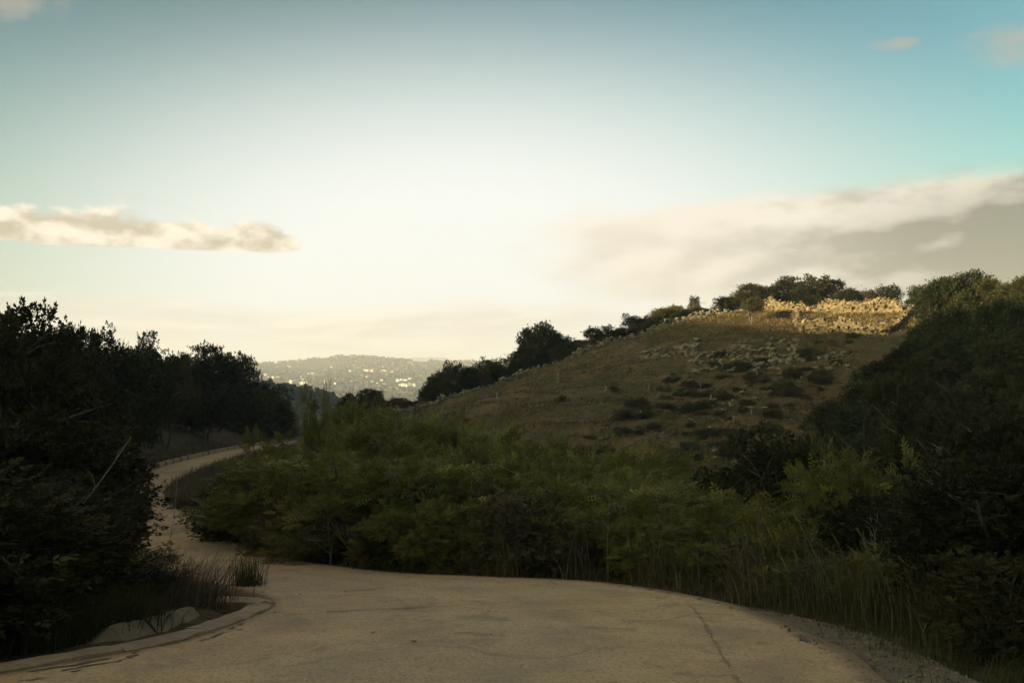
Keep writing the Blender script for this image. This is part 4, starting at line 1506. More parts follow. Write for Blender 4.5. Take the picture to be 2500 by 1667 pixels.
# the brown hedge at the bottom of the pasture
for k, px in enumerate(np.linspace(352, 432, 10)):
    d = 105 + (k % 3) * 1.2
    plant('brown', at(px, d), d, ztop(397 + (k * 7) % 5, d), 'low brown bush in the dry hedge below the pasture, %s from the left' % ORD[k], 'hedge_bush', 'bush', 'dry brown hedge below the pasture', wide=1.9)
bare('fan', at(688, 123), 123, 3.0, 'leafless shrub of yellow twigs on the ridge skyline', 'bare_shrub', 'shrub', 2.6)
bare('darkbare', at(806, 100) * 0 + at(803, 99), 99, 2.4, 'leafless small tree on the slope left of the stone terrace', 'bare_tree', 'tree', 2.2)
bare('darkbare', at(415, 96), 96, 2.2, 'leafless dark tree leaning at the field edge above the thicket', 'bare_tree', 'tree', 2.2, rz=1.2)
for k, (px, d, hh, lab) in enumerate([
        (330, 19.8, 1.5, 'dead twiggy shrub low at the road edge left of centre'), (418, 18.9, 1.7, 'dead twiggy shrub in front of the middle shrubs'),
        (545, 18.6, 1.9, 'dead branching shrub right of the bare arching branch'), (668, 17.2, 1.6, 'dead twiggy shrub among the tall dry grass'),
        (770, 15.6, 1.6, 'dead twiggy shrub before the dark hollow'), (880, 13.6, 1.7, 'dead twiggy shrub behind the gravel shoulder'),
        (960, 12.0, 1.8, 'dead twiggy shrub in the dark lower right corner')]):
    bare(('twiggy', 'darkbare', 'fan')[k % 3], at(px, d), d, hh, lab, 'dead_shrub', 'shrub', (1.7, 2.2, 2.6)[k % 3], 'dead shrubs outside the bend', rz=k * 1.1)
bare('twiggy', at(270, 25.5), 25.5, 2.1, 'bare grey twiggy shrub beside the bend of the road', 'bare_shrub', 'shrub', 1.7, rz=0.5)

# dark spots on the pasture: small shrubs
rng = np.random.default_rng(51)
SPOT = [(813, 336, 92, 12, 'dark small round bush under the stone terrace'), (742, 352, 90, 16, 'dark bush in the rubble below the terrace'),
        (660, 452, 60, 14, 'dark bush at the foot of the pasture, left of the pair'), (694, 456, 58, 12, 'dark bush at the foot of the pasture, right of the pair'),
        (705, 400, 76, 14, 'low dark shrub in the middle of the pasture'), (760, 372, 84, 14, 'dark shrub on the upper right of the pasture'),
        (640, 412, 74, 10, 'small shrub in the left half of the pasture'), (560, 396, 84, 10, 'tiny dark shrub on the green lower pasture'),
        (790, 392, 78, 16, 'dark shrub near the wood edge on the pasture'), (742, 430, 66, 14, 'low shrub on the lower right pasture'),
        (690, 376, 86, 12, 'small shrub below the grey rubble'), (615, 386, 86, 9, 'little shrub by the left path of the pasture'),
        (770, 410, 72, 12, 'low shrub among the stones near the wood'), (820, 376, 82, 14, 'dark shrub touching the wood below the terrace'),
        (622, 430, 68, 11, 'brownish shrub low on the pasture'), (720, 340, 96, 10, 'dark cleft bush in the rocky outcrop')]
for px, py, d, wpx, lab in SPOT:
    x = at(px, d)
    plant(rng.choice(['scrub', 'scrub', 'sparse1', 'brown']), x, d, h1(x, d) + wpx / F * d * 0.6, lab, 'pasture_shrub', 'shrub', 'shrubs dotted over the pasture', wide=wpx / F * d * 1.3)

r_ = np.random.default_rng(55)
for k in range(150):
    row = k % 6
    px = r_.uniform(560 + 22 * (5 - row), 860 - 16 * row)
    d = (92, 86, 80, 74, 68, 63)[row] + (px - 700) * 0.012 + r_.normal(0, 1.6)
    x = at(px, d)
    if float(pasture(np.array([x]), np.array([d]))[0]) < 0.4:
        continue
    w_ = r_.choice([0.45, 0.7, 1.0, 1.5]) * r_.uniform(0.8, 1.3)
    plant(r_.choice(['scrub', 'scrub', 'brown']), x, d, h1(x, d) + w_ * r_.uniform(0.25, 0.45), 'low scrub clump on the ' + ORD[row] + ' ledge down from the terrace on the pasture', 'scrub_clump', 'scrub', 'scrub on the pasture ledges', wide=w_)

# ------------------------------------------------------------------ dry stone walls and rocks
def stone_wall(name, pts, hgt, label, seed, size=0.46, thick=0.55, jig=0.10, broken=0.35, maxn=300, mat=None):
    root = obj(name, None, None, (pts[0][0], pts[0][1], 0))
    r = np.random.default_rng(seed)
    P = catmull(pts, 0.2)
    seg = np.linalg.norm(np.diff(P, axis=0), axis=1)
    s = np.concatenate([[0], np.cumsum(seg)])
    Ltot = s[-1]
    items = []
    rows = int(math.ceil(hgt / (size * 0.5)))
    for row in range(rows):
        q = r.uniform(0, size)
        while q < Ltot:
            w_ = size * min(2.0, max(0.5, r.lognormal(0.0, 0.38)))
            hmax = hgt * (1 - broken * (0.5 + 2.8 * fbm(np.array([q / 1.7]), np.array([seed * 1.0]), 3, seed)[0]))
            zz = row * size * 0.5
            if zz < hmax:
                x, y = np.interp(q, s, P[:, 0]), np.interp(q, s, P[:, 1])
                items.append((x + r.normal(0, jig) , y + r.normal(0, jig) + thick * r.choice([-0.3, 0.3]), zz + size * 0.25 + r.normal(0, 0.04), w_))
            q += w_ * 0.72
        # fallen stones at the foot
    for _ in range(int(Ltot * 1.6)):
        q = r.uniform(0, Ltot)
        x, y = np.interp(q, s, P[:, 0]) + r.normal(0, 0.7), np.interp(q, s, P[:, 1]) - abs(r.normal(0.5, 0.9))
        items.append((x, y, 0.06, size * r.uniform(0.4, 1.0)))
    core = Geo()
    q = np.arange(0, Ltot, 0.4)
    cx_, cy_ = np.interp(q, s, P[:, 0]), np.interp(q, s, P[:, 1])
    gz_ = height(cx_, cy_)
    hm = np.array([max(0.12, hgt * (1 - broken * (0.5 + 2.8 * fbm(np.array([v / 1.7]), np.array([seed * 1.0]), 3, seed)[0])) - 0.12) for v in q])
    rows_ = [(-0.2, -0.3), (-0.13, 1.0), (0.13, 1.0), (0.2, -0.3)]
    Vc = np.array([[(cx_[a] - pts[0][0], cy_[a] + o_ - pts[0][1], gz_[a] + (hm[a] if h_ > 0 else -0.3)) for o_, h_ in rows_] for a in range(len(q))])
    ii_ = np.arange(len(q) - 1)[:, None] * 4
    jj_ = np.arange(3)[None]
    core.add(Vc.reshape(-1, 3), np.stack([ii_ + jj_, ii_ + jj_ + 1, ii_ + 5 + jj_, ii_ + 4 + jj_], -1).reshape(-1, 4))
    obj('rubble_core', core.mesh('rubble_core', [mat or 'stone']), root)
    X = np.array(items)
    g = height(X[:, 0], X[:, 1])
    order = np.argsort(-X[:, 3])
    keep, rest = order[:maxn], order[maxn:]
    for i in keep:
        o = obj('stone', (STONES if mat is None else GREY)[r.integers(len(STONES))], root, (X[i, 0] - pts[0][0], X[i, 1] - pts[0][1], g[i] + X[i, 2]))
        o.rotation_euler = (r.normal(0, 0.25), r.normal(0, 0.25), r.uniform(0, 6.28))
        o.scale = (X[i, 3] * r.uniform(1.0, 1.6), X[i, 3] * r.uniform(0.8, 1.1), X[i, 3] * r.uniform(0.6, 1.0))
    if len(rest):
        o = scatter_stones('smaller_stones', [(X[i, 0] - pts[0][0], X[i, 1] - pts[0][1], g[i] + X[i, 2]) for i in rest], [X[i, 3] for i in rest], mat or 'stone', r, root)
        o['kind'] = 'stuff'
    tag(root, label, 'stone wall', 'dry stone walls on the hill')
    return root


def wpt(px, d):
    return (at(px, d), d)


stone_wall('stone_wall', [wpt(762, 117), wpt(785, 114.5), wpt(812, 112), wpt(842, 110), wpt(872, 108), wpt(902, 106)], 1.65,
           'upper sunlit dry stone wall under the hilltop trees', 601, 0.33, broken=0.42, jig=0.10)
stone_wall('stone_wall', [wpt(798, 106.5), wpt(799, 103), wpt(812, 100.5), wpt(835, 99), wpt(862, 97), wpt(888, 95.5)], 1.55,
           'lower sunlit terrace wall of tumbled golden stones', 603, 0.35, broken=0.52, jig=0.22)
stone_wall('stone_wall', [wpt(886, 95.5), wpt(897, 98), wpt(906, 102), wpt(912, 105)], 0.6,
           'short side wall joining the terrace wall to the upper wall', 605, 0.33, broken=0.2)
stone_wall('stone_wall', [wpt(650, 116), wpt(690, 117), wpt(730, 117), wpt(764, 117.3)], 0.8,
           'shaded upper stretch of stone wall along the ridge left of the olive', 607, 0.36, mat='shade_grey_stone', broken=0.4, jig=0.2)
stone_wall('stone_wall', [wpt(536, 112), wpt(566, 113), wpt(600, 114), wpt(650, 116)], 0.55,
           'tumbled middle stretch of stone wall below the ridge bushes', 609, 0.36, mat='shade_grey_stone', broken=0.5, jig=0.28)
stone_wall('stone_wall', [wpt(440, 103), wpt(466, 105), wpt(500, 108), wpt(536, 112)], 0.6,
           'low pale rubble wall at the bottom of the ridge', 611, 0.33, mat='shade_grey_stone', broken=0.5, jig=0.32)
stone_wall('stone_wall', [wpt(350, 101), wpt(380, 101.5), wpt(412, 102), wpt(440, 103)], 0.5,
           'thin line of stones along the foot of the brown hedge', 613, 0.3, mat='shade_grey_stone', broken=0.6, jig=0.25)


def rock_field(name, label, boxes, seed):
    """boxes: (px0, px1, d0, d1, count, size)"""
    root = obj(name, None)
    r = np.random.default_rng(seed)
    for px0, px1, d0, d1, n, s in boxes:
        for _ in range(n):
            d = r.uniform(d0, d1)
            x = at(r.uniform(px0, px1), d)
            sz_ = s * r.uniform(0.45, 1.4)
            o = obj('rock', ROCKS[r.integers(len(ROCKS))], root, (x, d, h1(x, d) + sz_ * 0.16))
            o.rotation_euler = (r.normal(0, 0.3), r.normal(0, 0.3), r.uniform(0, 6.28))
            o.scale = (sz_ * r.uniform(0.9, 1.5), sz_, sz_ * r.uniform(0.6, 1.0))
    tag(root, label, 'rocks')


rock_field('rock_outcrop', 'grey rocky outcrop and rubble band below the sunlit terrace', [(640, 700, 99, 104, 70, 0.6), (685, 800, 90, 99, 230, 0.5), (725, 780, 89, 94, 55, 0.72), (770, 850, 84, 92, 60, 0.42)], 701)
rock_field('rock_scatter', 'scattered pale stones over the lower pasture near the wood', [(690, 800, 62, 72, 45, 0.32), (700, 830, 72, 84, 45, 0.36), (600, 700, 62, 90, 25, 0.25), (520, 640, 88, 104, 18, 0.25)], 703)

# tree guards and stakes on the pasture
for k, (px, py, d, hh, lab) in enumerate([
        (497, 405, 92, 0.9, 'thin pale stake on the left of the pasture beside the path'), (558, 384, 96, 1.5, 'tall pale stake on the path of the pasture'),
        (605, 396, 86, 0.8, 'pale stake on the upper left pasture'), (641, 425, 74, 0.9, 'pale stake in the middle of the pasture, lower one'),
        (700, 377, 85, 0.9, 'pale stake below the rock outcrop'), (710, 401, 78, 0.9, 'pale stake beside the low dark shrub of the pasture'),
        (757, 368, 86, 0.8, 'pale stake near the wood edge, upper one'), (751, 408, 72, 0.8, 'pale stake near the wood edge, lower one'),
        (648, 386, 86, 0.8, 'pale stake at the centre of the upper pasture'), (734, 417, 70, 0.7, 'short pale stake among the stones of the lower pasture')]):
    g = Geo()
    hh *= 0.62
    lean = 0.06 * ((k % 3) - 1)
    g.tube([(0, 0, -0.2), (lean * 0.5, 0, hh * 0.5), (lean, 0, hh)], [0.04, 0.04, 0.036], 7)
    g.tube([(0.07, 0, -0.2), (0.07 + lean, 0, hh * 1.12)], [0.018, 0.016], 5)
    x = at(px, d)
    o = obj('tree_guard', g.mesh('tree_guard', ['plastic_tube'], True), None, (x, d, h1(x, d)))
    tag(o, lab, 'stake', 'tree guards on the pasture')

# ------------------------------------------------------------------ grasses
def blades(pts, hts, rng, width=0.012, seg=3, lean=0.35, wind=(0.1, 0.0)):
    n = len(pts)
    pts = np.asarray(pts)
    a = rng.uniform(0, 6.28, n)
    ln = np.abs(rng.normal(0, lean, n))
    dx, dy = np.cos(a) * ln + wind[0], np.sin(a) * ln + wind[1]
    wa = rng.uniform(0, 6.28, n)
    wx, wy = np.cos(wa) * width, np.sin(wa) * width
    V = np.zeros((n, seg + 1, 2, 3))
    for k in range(seg + 1):
        s = k / seg
        c = pts + np.stack([dx * hts * s ** 1.8, dy * hts * s ** 1.8, hts * (s - 0.25 * ln * s ** 2)], -1)
        w_ = (1 - 0.85 * s)
        V[:, k, 0] = c + np.stack([wx * w_, wy * w_, 0 * wx], -1)
        V[:, k, 1] = c - np.stack([wx * w_, wy * w_, 0 * wx], -1)
    base = (np.arange(n) * (seg + 1) * 2)[:, None]
    k = np.arange(seg)[None] * 2
    Q = np.stack([base + k, base + k + 1, base + k + 3, base + k + 2], -1).reshape(-1, 4)
    r = np.repeat(rng.uniform(0, 1, n), (seg + 1) * 2)
    return V.reshape(-1, 3), Q, r


def grass_obj(name, pts, hts, seed, mat, label, **kw):
    r = np.random.default_rng(seed)
    V, Q, rr = blades(pts, hts, r, **kw)
    o = obj(name, mesh_from(name, V, Q, None, [mat], rr))
    tag(o, label, 'grass', kind='stuff')
    return o


def verge_points(n, rng, lo, hi, off0, off1, side):
    """points beside the road between two stations' y"""
    E_ = RR if side > 0 else RL
    e = (RR - RL) / np.linalg.norm(RR - RL, axis=1)[:, None] * side
    ok = np.where((E_[:, 1] > lo) & (E_[:, 1] < hi))[0]
    i = rng.choice(ok, n)
    d = rng.uniform(off0, off1, n)
    p = E_[i] + e[i] * d[:, None] + rng.normal(0, 0.08, (n, 2))
    return p, i, d


rng = np.random.default_rng(61)
# tall dry grass outside the bend, in tussocks
p, i, d = verge_points(240, rng, 8.5, 26, 0.35, 3.0, 1)
sh = 1.0 * (1 - sstep(RR[i, 1], 10.0, 15.0))
e = (RR - RL) / np.linalg.norm(RR - RL, axis=1)[:, None]
p = p + e[i] * sh[:, None]
hh_c = rng.uniform(0.45, 1.15, len(p)) * (1 - 0.5 * sstep(-p[:, 0], 0.5, 3.5))
c = rng.integers(0, len(p), 15000)
q = p[c] + rng.normal(0, 0.17, (len(c), 2))
z = height(q[:, 0], q[:, 1]) - 0.03
grass_obj('dry_grass', np.column_stack([q, z]), hh_c[c] * rng.uniform(0.45, 1.1, len(c)), 62, 'dry_grass', 'tall dry grass standing along the outer edge of the bend', width=0.007, lean=0.28, wind=(-0.12, 0))
# short green and dry fringe right at the road edges
p, i, d = verge_points(16000, rng, 6, 40, -0.12, 1.2, 1)
sh = 0.6 * (1 - sstep(RR[i, 1], 10.0, 15.0))
p = p + e[i] * (sh * rng.uniform(0.75, 1.1, len(i)))[:, None]
z = height(p[:, 0], p[:, 1]) - 0.02
keep = fbm(p[:, 0] / 0.6, p[:, 1] / 0.6, 3, 66) > -0.05
grass_obj('verge_grass', np.column_stack([p, z])[keep], rng.uniform(0.08, 0.34, keep.sum()), 63, 'green_grass', 'short grass fringe at the outer road edge', width=0.006, lean=0.5)
# left bank grasses
p, i, d = verge_points(12000, rng, 8, 14.4, 1.75, 3.8, -1)
z = height(p[:, 0], p[:, 1]) - 0.02
keep = fbm(p[:, 0] / 0.8, p[:, 1] / 0.8, 3, 67) > -0.06
grass_obj('bank_grass', np.column_stack([p, z])[keep], rng.uniform(0.15, 0.6, keep.sum()), 64, 'green_grass', 'rough grass on the left bank behind the gutter', width=0.006, lean=0.45, wind=(0.18, 0))
# grass along the far stretch of road, both sides
p, i, d = verge_points(7000, rng, 18, 110, 0.1, 2.2, -1)
p2, i2, d2 = verge_points(7000, rng, 26, 110, 0.1, 2.2, 1)
q = np.concatenate([p, p2])
z = height(q[:, 0], q[:, 1]) - 0.03
grass_obj('roadside_grass', np.column_stack([q, z]), rng.uniform(0.15, 0.6, len(q)), 65, 'dry_grass', 'dry grass on the banks of the far stretch of road', width=0.02, lean=0.4)
# pasture turf
n = 90000
dd = np.sqrt(rng.uniform(52 ** 2, 128 ** 2, n))
px = rng.uniform(330, 920, n)
x = at(px, dd)
m = (pasture(x, dd) > 0.3) & (fbm(x / 2.2, dd / 1.4, 4, 71) > -0.03)
x, dd = x[m], dd[m]
z = height(x, dd) - 0.03
tall = np.clip(0.14 + 0.55 * (fbm(x / 3.0, dd / 2.0, 3, 73) + 0.12), 0.07, 0.45)
grass_obj('pasture_grass', np.column_stack([x, dd, z]), tall * rng.uniform(0.6, 1.3, len(x)), 72, 'hill_grass', 'dry grass tufts over the brown hillside pasture', width=0.035, seg=2, lean=0.6)

# straw on the sunlit hilltop and the terrace
n = 26000
dd = rng.uniform(97, 119, n)
px = rng.uniform(650, 915, n)
x = at(px, dd)
m = (height(x, dd) > 4.6) & (fbm(x / 1.5, dd / 1.5, 3, 75) > -0.12)
x, dd = x[m], dd[m]
grass_obj('hilltop_straw', np.column_stack([x, dd, height(x, dd) - 0.02]), rng.uniform(0.10, 0.34, len(x)), 76, 'straw', 'golden straw on the sunlit hilltop round the terrace', width=0.03, seg=2, lean=0.5)


def tussock(name, x, y, n, h, label, mat, seed, lean=0.5, wind=(0.0, 0.0), width=0.006, cat='grass tuft', spread=0.12):
    r = np.random.default_rng(seed)
    q = r.normal(0, spread, (n, 2))
    g = Geo()
    V, Q, rr = blades(np.column_stack([q, np.zeros(n)]), h * r.uniform(0.4, 1.1, n), r, width=width, seg=4, lean=lean, wind=wind)
    g.add(V, Q, None, rr)
    zz = max(h1(x, y), float(road_plane(y)) - 0.03) if name == 'grass_tuft' else h1(x, y)
    o = obj(name, g.mesh(name, [mat]), None, (x, y, zz - 0.02))
    tag(o, label, cat, 'grass tufts by the road')
    return o


x, y = gp(247, 585)
tussock('grass_tuft', x, y, 260, 0.62, 'small dark grass tuft growing out of the road edge past the gutter', 'green_grass', 81, 0.42)
x, y = gp(205, 602)
tussock('dry_tussock', x - 0.15, y + 0.2, 230, 0.80, 'large dry tussock leaning over the road at the end of the gutter', 'dry_grass', 82, 0.4, (0.32, 0), spread=0.24)
x, y = gp(176, 596)
tussock('dry_tussock', x - 0.15, y + 0.4, 170, 0.75, 'brown tussock between the gutter slab and the grey road', 'dry_grass', 83, 0.4, (0.2, 0), spread=0.26)
for k, (px, d, hh, lx, lab) in enumerate([
        (607, 16.6, 1.9, 0.05, 'single tall dry stalk in front of the central shrubs'), (632, 16.4, 1.5, -0.12, 'tall dry stalk right of the single one'),
        (655, 16.2, 1.25, 0.16, 'dry stalk leaning right at the outer road edge'), (700, 15.4, 1.2, -0.1, 'dry stalk among the grass before the dark hollow'),
        (748, 14.6, 1.15, -0.2, 'dry stalk leaning left below the bright leafy tops'), (800, 13.6, 1.35, -0.5, 'long dry stalk slanting left in the right-hand grass'),
        (842, 12.8, 1.5, -0.65, 'longest slanting dry stalk right of the bend'), (868, 12.4, 1.2, -0.45, 'slanting dry stalk near the gravel shoulder'),
        (905, 11.8, 1.3, -0.6, 'slanting stalk in the dark grass at the lower right'), (948, 11.0, 1.1, 0.1, 'bent pale reed in the lower right corner')]):
    g = Geo()
    s = np.linspace(0, 1, 7)
    g.tube(np.column_stack([lx * s ** 1.3, 0.06 * np.sin(s * 3 + k), hh * (s - 0.05 * s ** 2)]), 0.0075 * (1 - 0.65 * s), 5)
    for q in range(5):
        a = s[2 + q % 4]
        bp = np.array([lx * a ** 1.3, 0.06 * math.sin(a * 3 + k), hh * a])
        g.tube([bp, bp + (0.07 * (-1) ** q, 0.02, 0.09), bp + (0.10 * (-1) ** q, 0.03, 0.16)], [0.004, 0.003, 0.002], 4)
    x = at(px, d)
    o = obj('dry_stalk', g.mesh('dry_stalk', ['pale_wood'], True), None, (x, d, h1(x, d) - 0.04))
    tag(o, lab, 'stalk', 'tall dry stalks outside the bend')

# leaning dead stick on the left bank, other thin sticks
for (pa, da, za), (pb, db, zb), r0, lab in [
        ((76, 12.2, 487), (133, 13.2, 434), 0.015, 'long pale dead stick leaning over the left bank'),
        ((164, 14.6, 515), (178, 15.4, 476), 0.009, 'thin dark stem standing before the road on the left')]:
    g = Geo()
    A = np.array([at(pa, da), da, ztop(za, da)])
    B = np.array([at(pb, db), db, ztop(zb, db)])
    gz = h1(A[0], A[1])
    A = A - (B - A) / (B[2] - A[2]) * max(0.0, A[2] - gz + 0.03)       # down to the ground along its own line
    s = np.linspace(0, 1, 9)[:, None]
    P = A + (B - A) * s + np.array([0.15, 0, -0.19]) * np.sin(s * math.pi) + np.array([0.015, 0, 0.02]) * np.sin(s * 11)
    g.tube(P - A, r0 * (1 - 0.7 * s[:, 0]), 6)
    for q_, sg in ((5, 1), (6, -1), (7, 1)):
        g.tube([P[q_] - A, P[q_] - A + (0.05 * sg, 0.03, 0.14), P[q_] - A + (0.14 * sg, 0.05, 0.24)], [r0 * 0.35, r0 * 0.25, r0 * 0.12], 4)
    o = obj('dead_stick', g.mesh('dead_stick', ['pale_wood'], True), None, tuple(A))
    tag(o, lab, 'stick')
# bare branch across the central shrubs
g = Geo()
d = 19.6
P = [(at(484, d) + 0.5 * t, d - 0.5 + 0.1 * math.sin(5 * t), ztop(463, d) + 0.035 * math.sin(3.4 * t) - 0.07 * t * t) for t in np.linspace(-0.2, 1.6, 9)]
g.tube(np.array(P) - P[0], np.linspace(0.011, 0.004, 9), 5)
g.tube([(0, 0, 0), (-0.12, 0.35, -0.25), (-0.2, 0.9, -1.0), (-0.2, 1.2, h1(P[0][0], d + 1.0) - P[0][2] - 0.1)], [0.011, 0.014, 0.02, 0.024], 5)
tag(obj('bare_branch', g.mesh('bare_branch', ['pale_wood'], True), None, P[0]), 'bare grey branch arching across the middle of the green thicket', 'branch')

# broken kerb along the left edge of the far road
r = np.random.default_rng(91)
kerb = obj('kerb_line', None)
last = -1
for i in range(len(RL)):
    y = RL[i, 1]
    if 40 < y < 112 and y - last > 1.9:
        last = y
        if r.uniform() < 0.16:
            continue
        dl = RL[min(i + 3, len(RL) - 1)] - RL[i]
        g = Geo()
        b = bmesh.new()
        bmesh.ops.create_cube(b, size=1)
        bmesh.ops.bevel(b, geom=b.edges[:], offset=0.06, segments=1, affect='EDGES')
        me = bpy.data.meshes.new('kerbstone')
        b.to_mesh(me)
        b.free()
        me.materials.append(MATS['concrete'])
        o = obj('kerbstone', me, kerb, (RL[i, 0] - 0.15, y, RZ[i] + 0.07), math.atan2(dl[1], dl[0]) + r.normal(0, 0.04), (1.72 * r.uniform(0.8, 1), 0.26, 0.34))
tag(kerb, 'broken line of pale kerbstones along the far stretch of road', 'kerb')

# ------------------------------------------------------------------ far country
def march(px, py, d0, d1, n=900):
    """first point of the ground seen at a picture position beyond d0"""
    d = np.geomspace(d0, d1, n)
    x = at(px, d)
    z = (HOR - py) / F * d
    hit = np.where(height(x, d) > z)[0]
    if len(hit) == 0:
        return None
    return x[hit[0]], d[hit[0]]


def house_mesh(name, w, l, h, roof, seed):
    bm = bmesh.new()
    def box(x0, x1, y0, y1, z0, z1, mi):
        vs_ = [bm.verts.new((x, y, z)) for z in (z0, z1) for y in (y0, y1) for x in (x0, x1)]
        for f in ((0, 2, 3, 1), (4, 5, 7, 6), (0, 1, 5, 4), (2, 6, 7, 3), (0, 4, 6, 2), (1, 3, 7, 5)):
            bm.faces.new([vs_[k] for k in f]).material_index = mi
    box(-w / 2, w / 2, -l / 2, l / 2, -2, h, 0)
    if roof == 'gable':
        e = 0.5
        a = [bm.verts.new(v) for v in ((-w / 2 - e, -l / 2 - e, h), (w / 2 + e, -l / 2 - e, h), (w / 2 + e, l / 2 + e, h), (-w / 2 - e, l / 2 + e, h), (-w / 2 - e, 0, h + l * 0.24), (w / 2 + e, 0, h + l * 0.24))]
        for f in ((0, 1, 5, 4), (2, 3, 4, 5), (0, 4, 3), (1, 2, 5)):
            bm.faces.new([a[k] for k in f]).material_index = 1
    else:
        box(-w / 2 - 0.15, w / 2 + 0.15, -l / 2 - 0.15, l / 2 + 0.15, h + 0.003, h + 0.5, 0)
        box(-w / 4, w / 8, -l / 6, l / 3, h + 0.503, h + 2.4, 0)
    for s in range(max(1, int(h // 3))):
        for k in range(int(w // 3)):
            x0 = -w / 2 + 0.9 + k * (w - 1.8) / max(1, int(w // 3) - 0) 
            box(x0, x0 + 1.1, -l / 2 - 0.05, -l / 2 + 0.1, 0.9 + 3 * s, 2.2 + 3 * s, 2)
    me = bpy.data.meshes.new(name)
    bm.to_mesh(me)
    bm.free()
    for m in ('house_wall', 'roof_tile', 'window_dark'):
        me.materials.append(MATS[m])
    return me


HM = [house_mesh('house', 11, 8, 6, 'gable', 1), house_mesh('house', 9, 8, 3.5, 'flat', 2), house_mesh('house', 15, 9, 6.5, 'flat', 3), house_mesh('house', 12, 8, 3.4, 'gable', 4), house_mesh('house', 22, 10, 6, 'gable', 5)]
VILLAGE = [
    ('high on the left below the skyline', [(430, 205, 22, 4, 4), (570, 208, 12, 3, 2), (650, 212, 8, 3, 1), (345, 238, 8, 3, 2), (440, 255, 12, 3, 2)]),
    ('in the left middle of the slope', [(690, 262, 18, 5, 3), (820, 278, 50, 8, 8), (905, 245, 12, 6, 3), (960, 265, 10, 4, 2), (983, 217, 4, 2, 1), (690, 305, 8, 3, 2), (350, 290, 12, 4, 3)]),
    ('in the long crowded row low on the left', [(395, 320, 50, 5, 7), (250, 350, 20, 6, 4), (315, 350, 10, 4, 2), (400, 365, 60, 8, 9), (500, 370, 60, 8, 8), (570, 350, 30, 6, 5), (560, 385, 25, 6, 5), (690, 360, 60, 10, 14), (760, 370, 40, 6, 6), (830, 365, 25, 4, 3)]),
    ('low on the slope in the middle', [(910, 358, 20, 6, 4), (1005, 335, 40, 6, 7), (1070, 325, 10, 4, 2), (1075, 370, 25, 5, 5), (1015, 375, 10, 3, 2), (1155, 362, 12, 6, 3), (1190, 352, 12, 4, 2), (1260, 300, 35, 8, 6), (1320, 335, 50, 6, 8), (1370, 355, 20, 4, 3)]),
    ('halfway up the slope in the middle', [(1050, 255, 30, 6, 6), (1165, 258, 15, 4, 3), (1210, 260, 8, 4, 2), (1225, 218, 12, 4, 3), (1285, 202, 5, 2, 1), (1320, 250, 40, 12, 10), (1375, 235, 8, 8, 2)]),
    ('halfway up the slope on the right', [(1470, 215, 10, 5, 2), (1480, 260, 35, 14, 10), (1470, 285, 15, 6, 3), (1560, 262, 20, 4, 3), (1620, 245, 35, 8, 8), (1690, 225, 15, 6, 3), (1885, 205, 8, 5, 2)]),
    ('along the skyline right of the dome', [(1575, 180, 10, 4, 3), (1640, 182, 20, 4, 4), (1720, 172, 20, 4, 4), (1755, 187, 12, 3, 2), (1920, 165, 6, 3, 2), (2300, 170, 20, 4, 4), (2195, 158, 6, 2, 1)]),
    ('low on the right near the dark ridge bushes', [(1455, 340, 10, 4, 2), (1480, 375, 12, 8, 3), (1415, 380, 12, 3, 2), (1605, 352, 12, 6, 3), (1675, 340, 20, 4, 4), (1715, 328, 12, 4, 2), (1705, 385, 50, 8, 12), (1660, 393, 20, 4, 3), (1915, 325, 10, 4, 2), (1950, 300, 15, 8, 4)]),
]
r = np.random.default_rng(95)
nh = 0
for where, cl in VILLAGE:
    n_all = sum(q[4] for q in cl)
    cmin, cmax = min(q[0] for q in cl), max(q[0] for q in cl)
    for cx, cy, sx_, sy_, n in cl:
        for _ in range(n + (n >= 6)):
            px = 229.4 + (cx + r.normal(0, sx_ * 0.75)) * 0.1045
            py = 344.0 + (cy + r.normal(0, sy_ * 0.75)) * 0.1045
            hit = march(px, py + 0.6, 1350, 3150)
            if hit is None:
                hit = (at(px, 2850), 2850)
            x, d = hit
            o = obj('house', HM[r.choice(5, p=[0.3, 0.25, 0.2, 0.17, 0.08])], None, (x, d, h1(x, d)), r.normal(-0.35, 0.5), (r.uniform(0.34, 0.68),) * 3)
            part = '' if n_all < 22 else (', left end', ', middle', ', right end')[min(2, int(3 * (cx - cmin) / (cmax - cmin + 1)))]
            tag(o, 'tiny white far-village house ' + where + part, 'house', 'white houses of the far village')
            nh += 1

# trees of the far country, one mass
def far_trees(name, label, n, d0, d1, pxr, size, seed, thr):
    r = np.random.default_rng(seed)
    d = r.uniform(d0 ** 1, d1 ** 1, n)
    px = r.uniform(*pxr, n)
    x = at(px, d)
    m = fbm(x / 90, d / 130, 4, 97) > thr
    x, d = x[m], d[m]
    z = height(x, d)
    g = Geo()
    V, T = STONE_ARR[0]
    for k in range(len(x)):
        s = size * r.uniform(0.5, 1.4)
        V, T = STONE_ARR[k % len(STONE_ARR)]
        g.add(V * np.array([s * 1.5, s * 1.5, s * 1.15]) + (x[k], d[k], z[k] + s * 0.4), None, T, r.uniform())
    o = obj(name, g.mesh(name, ['leaf_olive' if size > 5 else 'leaf_oak'], True))
    tag(o, label, 'woods', kind='stuff')


far_trees('far_woods', 'dark dots of trees over the hazy village hill', 7000, 1450, 3050, (215, 520), 7.0, 98, -0.06)
far_trees('spur_woods', 'dark scrub over the shaded spur across the valley', 2600, 330, 900, (200, 470), 4.0, 99, -0.2)
